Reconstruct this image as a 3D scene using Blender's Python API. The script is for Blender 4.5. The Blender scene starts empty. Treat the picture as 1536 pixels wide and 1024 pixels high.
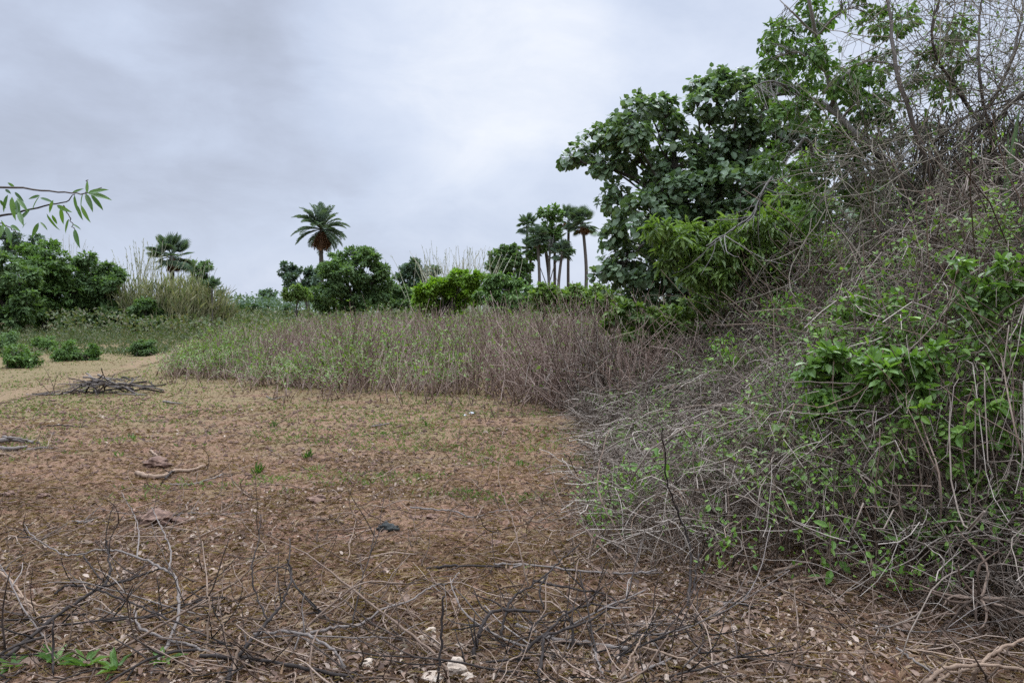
import bpy, math
import numpy as np

rng = np.random.default_rng(11)
F, HY, CX, CY, CAMH = 1109.0, 468.0, 768.0, 512.0, 1.6
PITCH = math.atan((CY - HY) / F)
scene = bpy.context.scene
COL = scene.collection
PI = math.pi

# ------------------------------------------------------------------ geometry helpers
_lat = [np.random.default_rng(100 + i).random((256, 256)) for i in range(8)]


def vnoise(x, y, s=0):
    L = _lat[s % 8]
    xi, yi = np.floor(x).astype(int), np.floor(y).astype(int)
    fx, fy = x - xi, y - yi
    fx, fy = fx * fx * (3 - 2 * fx), fy * fy * (3 - 2 * fy)
    a, b = L[xi & 255, yi & 255], L[(xi + 1) & 255, yi & 255]
    c, d = L[xi & 255, (yi + 1) & 255], L[(xi + 1) & 255, (yi + 1) & 255]
    return (a * (1 - fx) + b * fx) * (1 - fy) + (c * (1 - fx) + d * fx) * fy - 0.5


def gz(x, y):
    x, y = np.asarray(x, float), np.asarray(y, float)
    fade = np.clip(1.3 - y / 30.0, 0.15, 1.0)
    z = 0.10 * vnoise(x / 2.6, y / 2.6, 0) + 0.05 * vnoise(x / 0.9, y / 0.9, 1)
    z = z + 0.035 * vnoise(x / 0.3, y / 0.3, 2) + 0.022 * vnoise(x / 0.12, y / 0.12, 3)
    return z * fade


def ray(x, y):
    rx, ry = (x - CX) / F, (CY - y) / F
    c, s = math.cos(PITCH), math.sin(PITCH)
    return np.array([rx, c + ry * s, -s + ry * c])


def at(x, y, Y):
    d = ray(x, y)
    return np.array([0, 0, CAMH]) + d * (Y / d[1])


def on(x, y, h=0.0):
    """the point seen at this photo pixel that is h metres above the ground"""
    d = ray(x, y)
    p = np.array([0, 0, CAMH]) + d * ((h - CAMH) / d[2])
    p[2] = h + float(gz(p[0], p[1]))
    return p


def gxy(x, y):
    return np.array([x, y, float(gz(x, y))])


def nrm(v):
    return v / np.maximum(np.linalg.norm(v, axis=-1, keepdims=True), 1e-9)


def rdir(n, r=None):
    return nrm((r or rng).normal(size=(n, 3)))


class MB:
    def __init__(self):
        self.v, self.f, self.n = [], [], 0

    def add(self, verts, faces, m=0, smooth=False):
        verts, faces = np.asarray(verts, float).reshape(-1, 3), np.asarray(faces, int)
        self.v.append(verts)
        self.f.append((faces + self.n, m, smooth))
        self.n += len(verts)

    def tubes(self, P, R, sides=4, m=0):
        """P (N,K,3) paths, R (N,K) radii"""
        P, R = np.asarray(P, float), np.asarray(R, float)
        if P.ndim == 2:
            P, R = P[None], R[None]
        N, K, _ = P.shape
        if N == 0:
            return
        T = nrm(np.gradient(P, axis=1))
        ref = np.where(np.abs(T.mean(1))[:, 2:3] > 0.75, np.array([[1.0, 0.13, 0]]), np.array([[0.1, 0, 1.0]]))[:, None, :]
        U = nrm(np.cross(T, np.broadcast_to(ref, T.shape)))
        W = np.cross(T, U)
        a = np.arange(sides) * 2 * PI / sides
        V = P[:, :, None] + R[:, :, None, None] * (np.cos(a)[:, None] * U[:, :, None] + np.sin(a)[:, None] * W[:, :, None])
        i = np.arange(N)[:, None, None] * K * sides
        k = np.arange(K - 1)[None, :, None] * sides
        s = np.arange(sides)[None, None, :]
        s2 = (s + 1) % sides
        q = np.stack(np.broadcast_arrays(i + k + s, i + k + s2, i + k + sides + s2, i + k + sides + s), -1).reshape(-1, 4)
        n0 = self.n
        self.add(V.reshape(-1, 3), q, m, True)
        if sides >= 5:   # close the ends of the thicker stems
            i = np.arange(N)[:, None] * K * sides
            s = np.arange(sides)[None]
            for cap in ((i + s)[:, ::-1], i + (K - 1) * sides + s):
                self.f.append((cap + n0, m, False))

    def leaves(self, pos, d, n, L, Wd, kind='diamond', m=0):
        pos, d, n = np.asarray(pos, float), nrm(np.asarray(d, float)), np.asarray(n, float)
        N = len(pos)
        if N == 0:
            return
        X = nrm(np.cross(d, n))
        Z = np.cross(X, d)
        L, Wd = np.broadcast_to(L, (N,)), np.broadcast_to(Wd, (N,))
        tv, tf = LEAF[kind]
        tv = np.asarray(tv, float)
        V = pos[:, None] + (X * Wd[:, None])[:, None] * tv[None, :, 0:1] + (d * L[:, None])[:, None] * tv[None, :, 1:2] \
            + (Z * L[:, None])[:, None] * tv[None, :, 2:3]
        M = len(tv)
        fc = (np.arange(N)[:, None, None] * M + np.asarray(tf)[None]).reshape(-1, 3)
        self.add(V.reshape(-1, 3), fc, m)

    def build(self, name, mats, parent=None, origin=None):
        V = np.concatenate(self.v)
        o = np.array(origin if origin is not None else (0, 0, 0), float)
        V = V - o
        me = bpy.data.meshes.new(name)
        me.vertices.add(len(V))
        me.vertices.foreach_set('co', V.astype(np.float32).ravel())
        loops = np.concatenate([f.ravel() for f, _, _ in self.f])
        tot = np.concatenate([np.full(len(f), f.shape[1]) for f, _, _ in self.f])
        mi = np.concatenate([np.full(len(f), m) for f, m, _ in self.f])
        sm = np.concatenate([np.full(len(f), s) for f, _, s in self.f])
        me.loops.add(len(loops))
        me.loops.foreach_set('vertex_index', loops.astype(np.int32))
        me.polygons.add(len(tot))
        me.polygons.foreach_set('loop_start', np.concatenate([[0], np.cumsum(tot)[:-1]]).astype(np.int32))
        me.polygons.foreach_set('material_index', mi.astype(np.int32))
        me.polygons.foreach_set('use_smooth', sm.astype(bool))
        me.update(calc_edges=True)
        for mt in (mats if isinstance(mats, (list, tuple)) else [mats]):
            me.materials.append(mt)
        ob = bpy.data.objects.new(name, me)
        COL.objects.link(ob)
        if parent is not None:
            ob.parent = parent
        else:
            ob.location = o
        return ob


def leaf_oval(bend=0.12, r1=.42, r2=.36):
    v = [(0, 0, 0), (0, .35, -.02), (0, .7, -bend * .5), (0, 1, -bend), (r1, .28, .07), (r2, .68, .02), (-r1, .28, .07), (-r2, .68, .02)]
    f = [(0, 4, 1), (4, 5, 2), (4, 2, 1), (5, 3, 2), (0, 1, 6), (6, 1, 2), (6, 2, 7), (7, 2, 3)]
    return v, f


def long_faces(a, n):
    out = []
    for sd in (0, 1):
        o = n + sd * (n - 2)
        e0 = 0 if a == 0 else o + a - 1
        e1 = n - 1 if a == n - 2 else o + a
        for f in ((a, e0, e1), (a, e1, a + 1)):
            if len(set(f)) == 3:
                out.append(f if sd else f[::-1])
    return out


LEAF = {
    'diamond': ([(0, 0, 0), (.5, .45, .08), (0, 1, -.06), (-.5, .45, .08)], [(0, 1, 2), (0, 2, 3)]),
    'oval': leaf_oval(),
    'lance': leaf_oval(.22, .40, .34),
    'round': leaf_oval(.10, .52, .46),
    'long': (lambda n=7: ([(0, t, -.16 * t * t) for t in np.linspace(0, 1, n)]
                          + [(sg * .5 * math.sin(PI * t ** .8) ** .9, t, -.16 * t * t + .035) for sg in (1, -1) for t in np.linspace(0, 1, n)[1:-1]],
                          [f for a in range(n - 1) for f in long_faces(a, n)]))(),
    'curl': ([(0, 0, .0), (0, .35, .10), (0, .7, .12), (0, 1, .02), (.45, .3, .26), (.34, .68, .30), (-.40, .28, .02), (-.36, .7, .22)],
             leaf_oval()[1]),
}


def tag(o, label=None, cat=None, group=None, kind=None):
    for k, v in (('label', label), ('category', cat), ('group', group), ('kind', kind)):
        if v:
            o[k] = v
    return o


def empty(name, p, label, cat, group=None):
    o = bpy.data.objects.new(name, None)
    o.empty_display_size = 0.2
    COL.objects.link(o)
    o.location = p
    return tag(o, label, cat, group)


def spline(pts, n, jit=0.0):
    """Catmull-Rom through pts, n points"""
    p = np.asarray(pts, float)
    p = np.vstack([2 * p[0] - p[1], p, 2 * p[-1] - p[-2]])
    t = np.linspace(0, len(p) - 3 - 1e-6, n)
    i = t.astype(int)
    u = (t - i)[:, None]
    a, b, c, d = p[i], p[i + 1], p[i + 2], p[i + 3]
    q = 0.5 * (2 * b + (c - a) * u + (2 * a - 5 * b + 4 * c - d) * u ** 2 + (3 * b - a - 3 * c + d) * u ** 3)
    if jit:
        j = rng.normal(size=q.shape) * jit
        j[0] = 0
        q = q + j
    return q


def wander(start, d0, length, K, curl=0.5, jit=0.25, sag=0.0):
    """N curved paths"""
    N = len(start)
    ax = rdir(N)
    d = nrm(d0)
    step = (np.asarray(length) / (K - 1))[:, None]
    cu = (rng.normal(size=N) * curl)[:, None]
    P = [start]
    for k in range(K - 1):
        d = nrm(d + np.cross(ax, d) * cu + rng.normal(size=(N, 3)) * jit + np.array([0, 0, -sag]))
        ax = nrm(ax + rng.normal(size=(N, 3)) * .45)
        P.append(P[-1] + d * step)
    return np.stack(P, 1)


# ------------------------------------------------------------------ materials
def new_mat(name):
    m = bpy.data.materials.new(name)
    m.use_nodes = True
    nt = m.node_tree
    nt.nodes.clear()
    return m, nt, nt.nodes, nt.links


def ramp(nd, cols, pos=None, interp='LINEAR'):
    r = nd.new('ShaderNodeValToRGB')
    e = r.color_ramp.elements
    pos = pos or [i / max(1, len(cols) - 1) for i in range(len(cols))]
    while len(e) < len(cols):
        e.new(0.5)
    for i, (c, p) in enumerate(zip(cols, pos)):
        e[i].position = p
        e[i].color = (*c, 1)
    r.color_ramp.interpolation = interp
    return r


def leaf_mat(name, cols, trans=0.3, rough=0.5, spec=0.35, tint=None):
    m, nt, nd, ln = new_mat(name)
    geo = nd.new('ShaderNodeNewGeometry')
    r = ramp(nd, cols)
    ln.new(geo.outputs['Random Per Island'], r.inputs[0])
    # slow drift of hue through the plant: younger and older growth
    tc = nd.new('ShaderNodeTexCoord')
    nz = nd.new('ShaderNodeTexNoise')
    nz.inputs['Scale'].default_value = 0.9
    nz.inputs['Detail'].default_value = 3
    ln.new(tc.outputs['Object'], nz.inputs['Vector'])
    hs = nd.new('ShaderNodeHueSaturation')
    mr = nd.new('ShaderNodeMapRange')
    mr.inputs[1].default_value, mr.inputs[2].default_value = 0.3, 0.7
    mr.inputs[3].default_value, mr.inputs[4].default_value = 0.75, 1.25
    ln.new(nz.outputs['Fac'], mr.inputs[0])
    ln.new(mr.outputs[0], hs.inputs['Value'])
    ln.new(r.outputs[0], hs.inputs['Color'])
    p = nd.new('ShaderNodeBsdfPrincipled')
    p.inputs['Roughness'].default_value = rough
    p.inputs['Specular IOR Level'].default_value = spec
    ln.new(hs.outputs[0], p.inputs['Base Color'])
    t = nd.new('ShaderNodeBsdfTranslucent')
    mx2 = nd.new('ShaderNodeMixRGB')
    mx2.blend_type = 'MULTIPLY'
    mx2.inputs[0].default_value = 1
    mx2.inputs[2].default_value = (1.3, 1.5, .55, 1)
    ln.new(hs.outputs[0], mx2.inputs[1])
    ln.new(mx2.outputs[0], t.inputs['Color'])
    mx = nd.new('ShaderNodeMixShader')
    mx.inputs[0].default_value = trans
    ln.new(p.outputs[0], mx.inputs[1])
    ln.new(t.outputs[0], mx.inputs[2])
    out = nd.new('ShaderNodeOutputMaterial')
    ln.new(mx.outputs[0], out.inputs[0])
    return m


def wood_mat(name, cols, rough=0.85, scale=40, spec=0.2):
    m, nt, nd, ln = new_mat(name)
    geo = nd.new('ShaderNodeNewGeometry')
    tc = nd.new('ShaderNodeTexCoord')
    r = ramp(nd, cols)
    nz = nd.new('ShaderNodeTexNoise')
    nz.inputs['Scale'].default_value = scale
    nz.inputs['Detail'].default_value = 4
    mp = nd.new('ShaderNodeMapping')
    mp.inputs['Scale'].default_value = (1, 1, .4)
    ln.new(tc.outputs['Object'], mp.inputs[0])
    ln.new(mp.outputs[0], nz.inputs['Vector'])
    ad = nd.new('ShaderNodeMath')
    ad.operation = 'MULTIPLY_ADD'
    ad.inputs[1].default_value = 0.7
    ln.new(nz.outputs['Fac'], ad.inputs[0])
    sb = nd.new('ShaderNodeMath')
    sb.operation = 'ADD'
    sb.inputs[1].default_value = -0.35
    ln.new(geo.outputs['Random Per Island'], sb.inputs[0])
    ln.new(sb.outputs[0], ad.inputs[2])
    ln.new(ad.outputs[0], r.inputs[0])
    p = nd.new('ShaderNodeBsdfPrincipled')
    p.inputs['Roughness'].default_value = rough
    p.inputs['Specular IOR Level'].default_value = spec
    ln.new(r.outputs[0], p.inputs['Base Color'])
    b = nd.new('ShaderNodeBump')
    b.inputs['Strength'].default_value = 0.5
    b.inputs['Distance'].default_value = 0.01
    ln.new(nz.outputs['Fac'], b.inputs['Height'])
    ln.new(b.outputs[0], p.inputs['Normal'])
    out = nd.new('ShaderNodeOutputMaterial')
    ln.new(p.outputs[0], out.inputs[0])
    return m


M = {}
M['leaf_round'] = leaf_mat('round grey green leaf', [(.07, .112, .052), (.11, .160, .078), (.17, .22, .128)], .28, .42, .4)
M['leaf_bright'] = leaf_mat('fresh bright green leaf', [(.07, .13, .026), (.11, .19, .040), (.16, .255, .07)], .35, .42, .4)
M['leaf_hang'] = leaf_mat('hanging leaf', [(.045, .095, .022), (.07, .13, .03), (.10, .17, .045)], .35, .4, .4)
M['leaf_mid'] = leaf_mat('mid green leaf', [(.055, .105, .026), (.09, .155, .038), (.135, .205, .058)], .3, .5, .25)
M['leaf_dark'] = leaf_mat('dark green leaf', [(.055, .096, .036), (.092, .146, .052), (.14, .20, .078)], .3, .6, .18)
M['leaf_dull'] = leaf_mat('dull weed leaf', [(.045, .068, .024), (.07, .095, .036), (.11, .12, .058), (.15, .13, .085)], .25, .6, .2)
M['leaf_field'] = leaf_mat('weed leaf', [(.07, .12, .024), (.115, .175, .038), (.17, .225, .065)], .3, .55, .3)
M['leaf_climb'] = leaf_mat('climber leaf', [(.085, .135, .03), (.135, .20, .048), (.195, .265, .08)], .35, .42, .45)
M['leaf_yellow'] = leaf_mat('lime green leaf', [(.09, .16, .014), (.13, .22, .02), (.18, .28, .03)], .35, .5, .3)
M['leaf_hazed'] = leaf_mat('haze tinted far leaf', [(.06, .095, .06), (.08, .12, .072), (.10, .145, .09)], .25, .6, .25)  # greyed green: the haze of distance is put into the leaf colour
M['palm'] = leaf_mat('palm leaf', [(.07, .105, .065), (.10, .145, .088), (.145, .19, .125)], .2, .45, .4)
M['palm_dead'] = leaf_mat('dead palm leaf', [(.14, .07, .035), (.20, .11, .06)], .1, .8, .1)
M['reed'] = leaf_mat('reed leaf', [(.10, .13, .05), (.17, .19, .085), (.25, .24, .13), (.32, .29, .18)], .25, .6, .2)
M['reed_stem'] = wood_mat('reed stem', [(.17, .16, .07), (.30, .27, .15)], .8)
M['culm'] = wood_mat('pale culm', [(.30, .30, .20), (.42, .40, .30)], .7)
M['bark'] = wood_mat('dark bark', [(.035, .028, .022), (.09, .075, .06)])
M['bark_palm'] = wood_mat('palm bark', [(.05, .042, .035), (.13, .112, .092)])
M['bark_grey'] = wood_mat('grey bark', [(.11, .10, .085), (.26, .235, .205)])
M['twig'] = wood_mat('dry grey twig', [(.026, .019, .013), (.072, .053, .038), (.145, .113, .086), (.22, .18, .142), (.34, .29, .235)], spec=.1)
M['twig_brown'] = wood_mat('dry brown twig', [(.035, .023, .015), (.085, .056, .038), (.15, .104, .073), (.25, .185, .137)])
M['twig_bare'] = wood_mat('thin bare twig', [(.06, .050, .034), (.145, .122, .086), (.25, .215, .16)])
M['stalk'] = wood_mat('dry weed stalk', [(.085, .053, .037), (.16, .105, .078), (.26, .185, .143), (.37, .285, .228)])
M['black'] = wood_mat('charred branch', [(.008, .007, .006), (.022, .017, .014), (.055, .042, .034)])
M['grey_wood'] = wood_mat('weathered grey branch', [(.05, .040, .033), (.115, .095, .080), (.23, .195, .165)])
M['tan_wood'] = wood_mat('tan branch', [(.10, .066, .042), (.19, .13, .086), (.28, .20, .14)])
M['litter'] = leaf_mat('dead leaf', [(.045, .026, .017), (.11, .064, .040), (.17, .108, .072), (.22, .155, .112), (.33, .26, .20)], .12, .7, .25)
M['straw'] = leaf_mat('dry grass blade', [(.09, .048, .027), (.16, .094, .054), (.22, .142, .086), (.31, .225, .145)], .2, .8, .15)
M['grass'] = leaf_mat('short green grass', [(.07, .12, .025), (.12, .16, .045), (.19, .20, .08)], .3, .6, .2)
M['weed'] = leaf_mat('low weed leaf', [(.07, .14, .022), (.12, .21, .035), (.17, .26, .05)], .3, .5, .3)


def lump_mat(name, cols, scale=14, rough=.9):
    m, nt, nd, ln = new_mat(name)
    tc = nd.new('ShaderNodeTexCoord')
    nz = nd.new('ShaderNodeTexNoise')
    nz.inputs['Scale'].default_value = scale
    nz.inputs['Detail'].default_value = 6
    ln.new(tc.outputs['Object'], nz.inputs['Vector'])
    r = ramp(nd, cols, [.3 + .4 * i / (len(cols) - 1) for i in range(len(cols))])
    ln.new(nz.outputs['Fac'], r.inputs[0])
    p = nd.new('ShaderNodeBsdfPrincipled')
    p.inputs['Roughness'].default_value = rough
    ln.new(r.outputs[0], p.inputs['Base Color'])
    b = nd.new('ShaderNodeBump')
    b.inputs['Strength'].default_value = .7
    b.inputs['Distance'].default_value = .02
    ln.new(nz.outputs['Fac'], b.inputs['Height'])
    ln.new(b.outputs[0], p.inputs['Normal'])
    out = nd.new('ShaderNodeOutputMaterial')
    ln.new(p.outputs[0], out.inputs[0])
    return m


M['stone'] = lump_mat('pale stone', [(.20, .15, .105), (.34, .27, .20), (.46, .385, .30)])
M['clod'] = lump_mat('earth clod', [(.045, .022, .014), (.11, .06, .038), (.18, .11, .07)], 30)
M['dung'] = lump_mat('dark dung', [(.010, .012, .010), (.035, .036, .030)], 30)
M['plastic'] = lump_mat('white plastic scrap', [(.30, .31, .31), (.52, .55, .56)], 8, .4)


def ground_mat(name, path=False):
    m, nt, nd, ln = new_mat(name)
    geo = nd.new('ShaderNodeNewGeometry')

    def noise(scale, detail=5, rough=.55, sx=1, sy=1, off=0):
        mp = nd.new('ShaderNodeMapping')
        mp.inputs['Scale'].default_value = (sx, sy, 1)
        mp.inputs['Location'].default_value = (off, off * 1.7, 0)
        ln.new(geo.outputs['Position'], mp.inputs[0])
        n = nd.new('ShaderNodeTexNoise')
        n.inputs['Scale'].default_value = scale
        n.inputs['Detail'].default_value = detail
        n.inputs['Roughness'].default_value = rough
        ln.new(mp.outputs[0], n.inputs['Vector'])
        return n.outputs['Fac']

    def mr(v, a, b, c=0., d=1.):
        n = nd.new('ShaderNodeMapRange')
        for i, q in enumerate((a, b, c, d)):
            n.inputs[i + 1].default_value = q
        ln.new(v, n.inputs[0])
        return n.outputs[0]

    def math_(op, a, b):
        n = nd.new('ShaderNodeMath')
        n.operation = op
        for i, q in enumerate((a, b)):
            if isinstance(q, (int, float)):
                n.inputs[i].default_value = q
            else:
                ln.new(q, n.inputs[i])
        return n.outputs[0]

    def mix(f, a, b):
        n = nd.new('ShaderNodeMixRGB')
        if isinstance(f, (int, float)):
            n.inputs[0].default_value = f
        else:
            ln.new(f, n.inputs[0])
        for i, q in ((1, a), (2, b)):
            if isinstance(q, tuple):
                n.inputs[i].default_value = (*q, 1)
            else:
                ln.new(q, n.inputs[i])
        return n.outputs[0]

    fine = noise(38, 6, .65)
    soil = ramp(nd, [(.050, .024, .014), (.142, .077, .046), (.25, .155, .100)], [.36, .5, .66])
    ln.new(fine, soil.inputs[0])
    straw = ramp(nd, [(.075, .040, .022), (.165, .098, .057), (.255, .172, .108)], [.36, .5, .64])
    ln.new(noise(60, 5, .7, 1, 1, 3), straw.inputs[0])
    green = ramp(nd, [(.065, .052, .019), (.13, .105, .045), (.205, .17, .085)], [.36, .5, .64])
    ln.new(noise(50, 5, .7, 1, 1, 9), green.inputs[0])
    sep = nd.new('ShaderNodeSeparateXYZ')
    ln.new(geo.outputs['Position'], sep.inputs[0])
    far = mr(sep.outputs[1], 4.5, 10.0, -.03, .16)
    c = mix(mr(math_('ADD', noise(1.6, 6, .62, .8, 1.4, 1), far), .46, .66), soil.outputs[0], straw.outputs[0])
    far2 = mr(sep.outputs[1], 5.0, 14.0, -.04, .16)
    lf = mr(sep.outputs[0], -5.0, -12.0, 0, .2)
    g = mr(math_('ADD', math_('ADD', noise(1.1, 7, .66, .7, 1.6, 5), far2), lf), .53, .70, 0, .75)
    c = mix(g, c, green.outputs[0])
    if path:
        c = mix(mr(noise(5, 5, .6), .35, .7, .25, .7), c, (.20, .125, .078))
    p = nd.new('ShaderNodeBsdfPrincipled')
    p.inputs['Roughness'].default_value = .95
    p.inputs['Specular IOR Level'].default_value = .15
    ln.new(c, p.inputs['Base Color'])
    b = nd.new('ShaderNodeBump')
    b.inputs['Strength'].default_value = .8
    b.inputs['Distance'].default_value = .03
    ln.new(fine, b.inputs['Height'])
    b2 = nd.new('ShaderNodeBump')
    b2.inputs['Strength'].default_value = .6
    b2.inputs['Distance'].default_value = .08
    ln.new(noise(9, 4, .6), b2.inputs['Height'])
    ln.new(b.outputs[0], b2.inputs['Normal'])
    ln.new(b2.outputs[0], p.inputs['Normal'])
    out = nd.new('ShaderNodeOutputMaterial')
    if path:   # worn edge of the track thins out into the grass
        at_ = nd.new('ShaderNodeAttribute')
        at_.attribute_name = 'edge'
        tr = nd.new('ShaderNodeBsdfTransparent')
        mx = nd.new('ShaderNodeMixShader')
        ln.new(mr(math_('ADD', math_('MULTIPLY', at_.outputs['Fac'], .8), math_('SUBTRACT', noise(3.5, 6, .7, 1, 1, 2), .5)), .2, .45), mx.inputs[0])
        ln.new(tr.outputs[0], mx.inputs[1])
        ln.new(p.outputs[0], mx.inputs[2])
        ln.new(mx.outputs[0], out.inputs[0])
    else:
        ln.new(p.outputs[0], out.inputs[0])
    return m


# ------------------------------------------------------------------ world, sun, camera
def build_world():
    w = bpy.data.worlds.new('World')
    scene.world = w
    w.use_nodes = True
    nt = w.node_tree
    nd, ln = nt.nodes, nt.links
    nd.clear()
    sky = nd.new('ShaderNodeTexSky')
    sky.sky_type = 'NISHITA'
    sky.sun_disc = False
    sky.sun_elevation = math.radians(58)
    sky.sun_rotation = math.radians(25)
    sky.air_density, sky.dust_density = 1.2, 2.0
    tc = nd.new('ShaderNodeTexCoord')

    def clouds(scale, loc, detail=7, rough=.5, zs=2.6, dist=.25):
        mp = nd.new('ShaderNodeMapping')
        mp.inputs['Scale'].default_value = (1, .8, zs)
        mp.inputs['Location'].default_value = loc
        mp.inputs['Rotation'].default_value = (0, math.radians(-14), 0)
        ln.new(tc.outputs['Generated'], mp.inputs[0])
        n = nd.new('ShaderNodeTexNoise')
        n.inputs['Scale'].default_value = scale
        n.inputs['Detail'].default_value = detail
        n.inputs['Roughness'].default_value = rough
        n.inputs['Distortion'].default_value = dist
        ln.new(mp.outputs[0], n.inputs['Vector'])
        return n.outputs['Fac']

    def blob(x, y, wd, amp):
        """a broad bank of cloud, lighter or darker, in this direction of the sky"""
        d = nrm(ray(x, y))
        n = nd.new('ShaderNodeVectorMath')
        n.operation = 'DOT_PRODUCT'
        nm = nd.new('ShaderNodeVectorMath')
        nm.operation = 'NORMALIZE'
        ln.new(tc.outputs['Generated'], nm.inputs[0])
        ln.new(nm.outputs[0], n.inputs[0])
        n.inputs[1].default_value = d
        r = nd.new('ShaderNodeMapRange')
        r.interpolation_type = 'SMOOTHERSTEP'
        r.inputs[1].default_value, r.inputs[2].default_value = math.cos(wd), 1.0
        r.inputs[3].default_value, r.inputs[4].default_value = 0, amp
        ln.new(n.outputs['Value'], r.inputs[0])
        return r.outputs[0]

    def add(a, b):
        n = nd.new('ShaderNodeMath')
        n.operation = 'ADD'
        ln.new(a, n.inputs[0])
        if isinstance(b, float):
            n.inputs[1].default_value = b
        else:
            ln.new(b, n.inputs[1])
        return n.outputs[0]

    def mul(a, k):
        n = nd.new('ShaderNodeMath')
        n.operation = 'MULTIPLY'
        ln.new(a, n.inputs[0])
        n.inputs[1].default_value = k
        return n.outputs[0]
    v = add(mul(clouds(1.7, (.3, .1, .4)), .42), mul(clouds(4.2, (1.3, .7, .2), 9, .58, 2.2, .6), .34))
    v = add(v, mul(clouds(9.0, (4.3, 2.7, 1.2), 8, .6, 1.8, .4), .22))
    v = add(v, .035)
    for a in ((690, 60, .26, .17), (960, 60, .40, .08), (1300, 0, .5, .06), (180, 105, .30, -.11), (430, 190, .20, -.05),
              (-100, 60, .3, -.03), (60, 20, .16, .07)):
        v = add(v, blob(*a))
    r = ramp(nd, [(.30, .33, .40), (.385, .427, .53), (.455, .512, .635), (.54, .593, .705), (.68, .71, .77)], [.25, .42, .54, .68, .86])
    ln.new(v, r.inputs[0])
    # overcast brightens towards the zenith, boosted above the frame to light the ground
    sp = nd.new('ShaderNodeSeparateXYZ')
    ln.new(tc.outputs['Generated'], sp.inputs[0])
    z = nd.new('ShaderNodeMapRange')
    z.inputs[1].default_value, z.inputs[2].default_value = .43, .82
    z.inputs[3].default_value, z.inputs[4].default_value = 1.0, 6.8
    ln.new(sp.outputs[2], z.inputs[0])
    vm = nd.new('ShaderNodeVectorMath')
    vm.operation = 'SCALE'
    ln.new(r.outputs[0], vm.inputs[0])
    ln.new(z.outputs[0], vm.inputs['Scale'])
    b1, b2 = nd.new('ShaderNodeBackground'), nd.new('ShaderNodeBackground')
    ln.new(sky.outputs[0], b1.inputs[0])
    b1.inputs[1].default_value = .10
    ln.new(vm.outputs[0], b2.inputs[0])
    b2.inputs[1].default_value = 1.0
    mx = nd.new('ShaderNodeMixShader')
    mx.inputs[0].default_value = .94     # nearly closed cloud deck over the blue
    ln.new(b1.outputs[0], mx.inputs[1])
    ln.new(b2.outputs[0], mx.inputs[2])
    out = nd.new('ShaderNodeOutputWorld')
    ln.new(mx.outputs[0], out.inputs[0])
    w.cycles.sampling_method = 'AUTOMATIC'

    L = bpy.data.lights.new('sun', 'SUN')
    L.energy, L.angle, L.color = 1.5, math.radians(22), (1, .97, .92)
    so = bpy.data.objects.new('sun', L)
    COL.objects.link(so)
    so.location = (0, 0, 40)
    el, az = math.radians(58), math.radians(25)
    from mathutils import Vector
    so.rotation_euler = Vector((math.sin(az) * math.cos(el), math.cos(az) * math.cos(el), math.sin(el))).to_track_quat('Z', 'Y').to_euler()
    cam = bpy.data.cameras.new('camera')
    cam.sensor_width, cam.lens = 36, 36 * F / 1536
    cam.clip_start, cam.clip_end = .05, 3000
    co = bpy.data.objects.new('camera', cam)
    COL.objects.link(co)
    co.location = (0, 0, CAMH)
    co.rotation_euler = (PI / 2 - PITCH, 0, 0)
    scene.camera = co
    scene.view_settings.view_transform = 'Standard'
    scene.view_settings.look = 'None'
    scene.view_settings.exposure = .42
    scene.view_settings.gamma = 1
    c = scene.cycles
    c.max_bounces, c.diffuse_bounces, c.glossy_bounces, c.transmission_bounces = 6, 4, 2, 4
    c.transparent_max_bounces = 6
    c.use_denoising = False
    c.denoiser = 'OPENIMAGEDENOISE'
    c.denoising_input_passes = 'RGB_ALBEDO_NORMAL'
    c.sample_clamp_indirect = 4
    scene.render.film_transparent = False


# ------------------------------------------------------------------ the thicket's outline on the ground
TB = np.array([(2.6, 2.9), (3.2, 2.5), (3.85, 2.4), (4.2, 1.9), (4.35, 1.05), (4.6, .7), (5.3, .6), (6.1, .62), (7.2, .85), (8.4, 1.05), (9.6, 1.0), (11.0, .95), (12.4, 1.2), (14, 1.6), (20, 3.0), (30, 6)])


def xb(y):
    return np.interp(y, TB[:, 0], TB[:, 1])


def thick_h(x, y):
    u = np.maximum(x - xb(y), 0)
    h = .15 + .36 * u + .13 * u * u
    h = np.minimum(h, 1.75 + .24 * u)
    h = h * (1 + .5 * vnoise(x / .9 + 7, y / .9, 4) + .25 * vnoise(x / .35, y / .35, 5))
    return h


def surf_y(px, py):
    """depth at which the line of sight enters the thicket"""
    d = ray(px, py)
    for Y in np.arange(3.4, 14, .05):
        p = np.array([0, 0, CAMH]) + d * (Y / d[1])
        if p[0] > xb(Y) and p[2] < float(gz(p[0], Y)) + .95 * float(thick_h(p[0], Y)):
            return Y
    return 9.0


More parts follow.
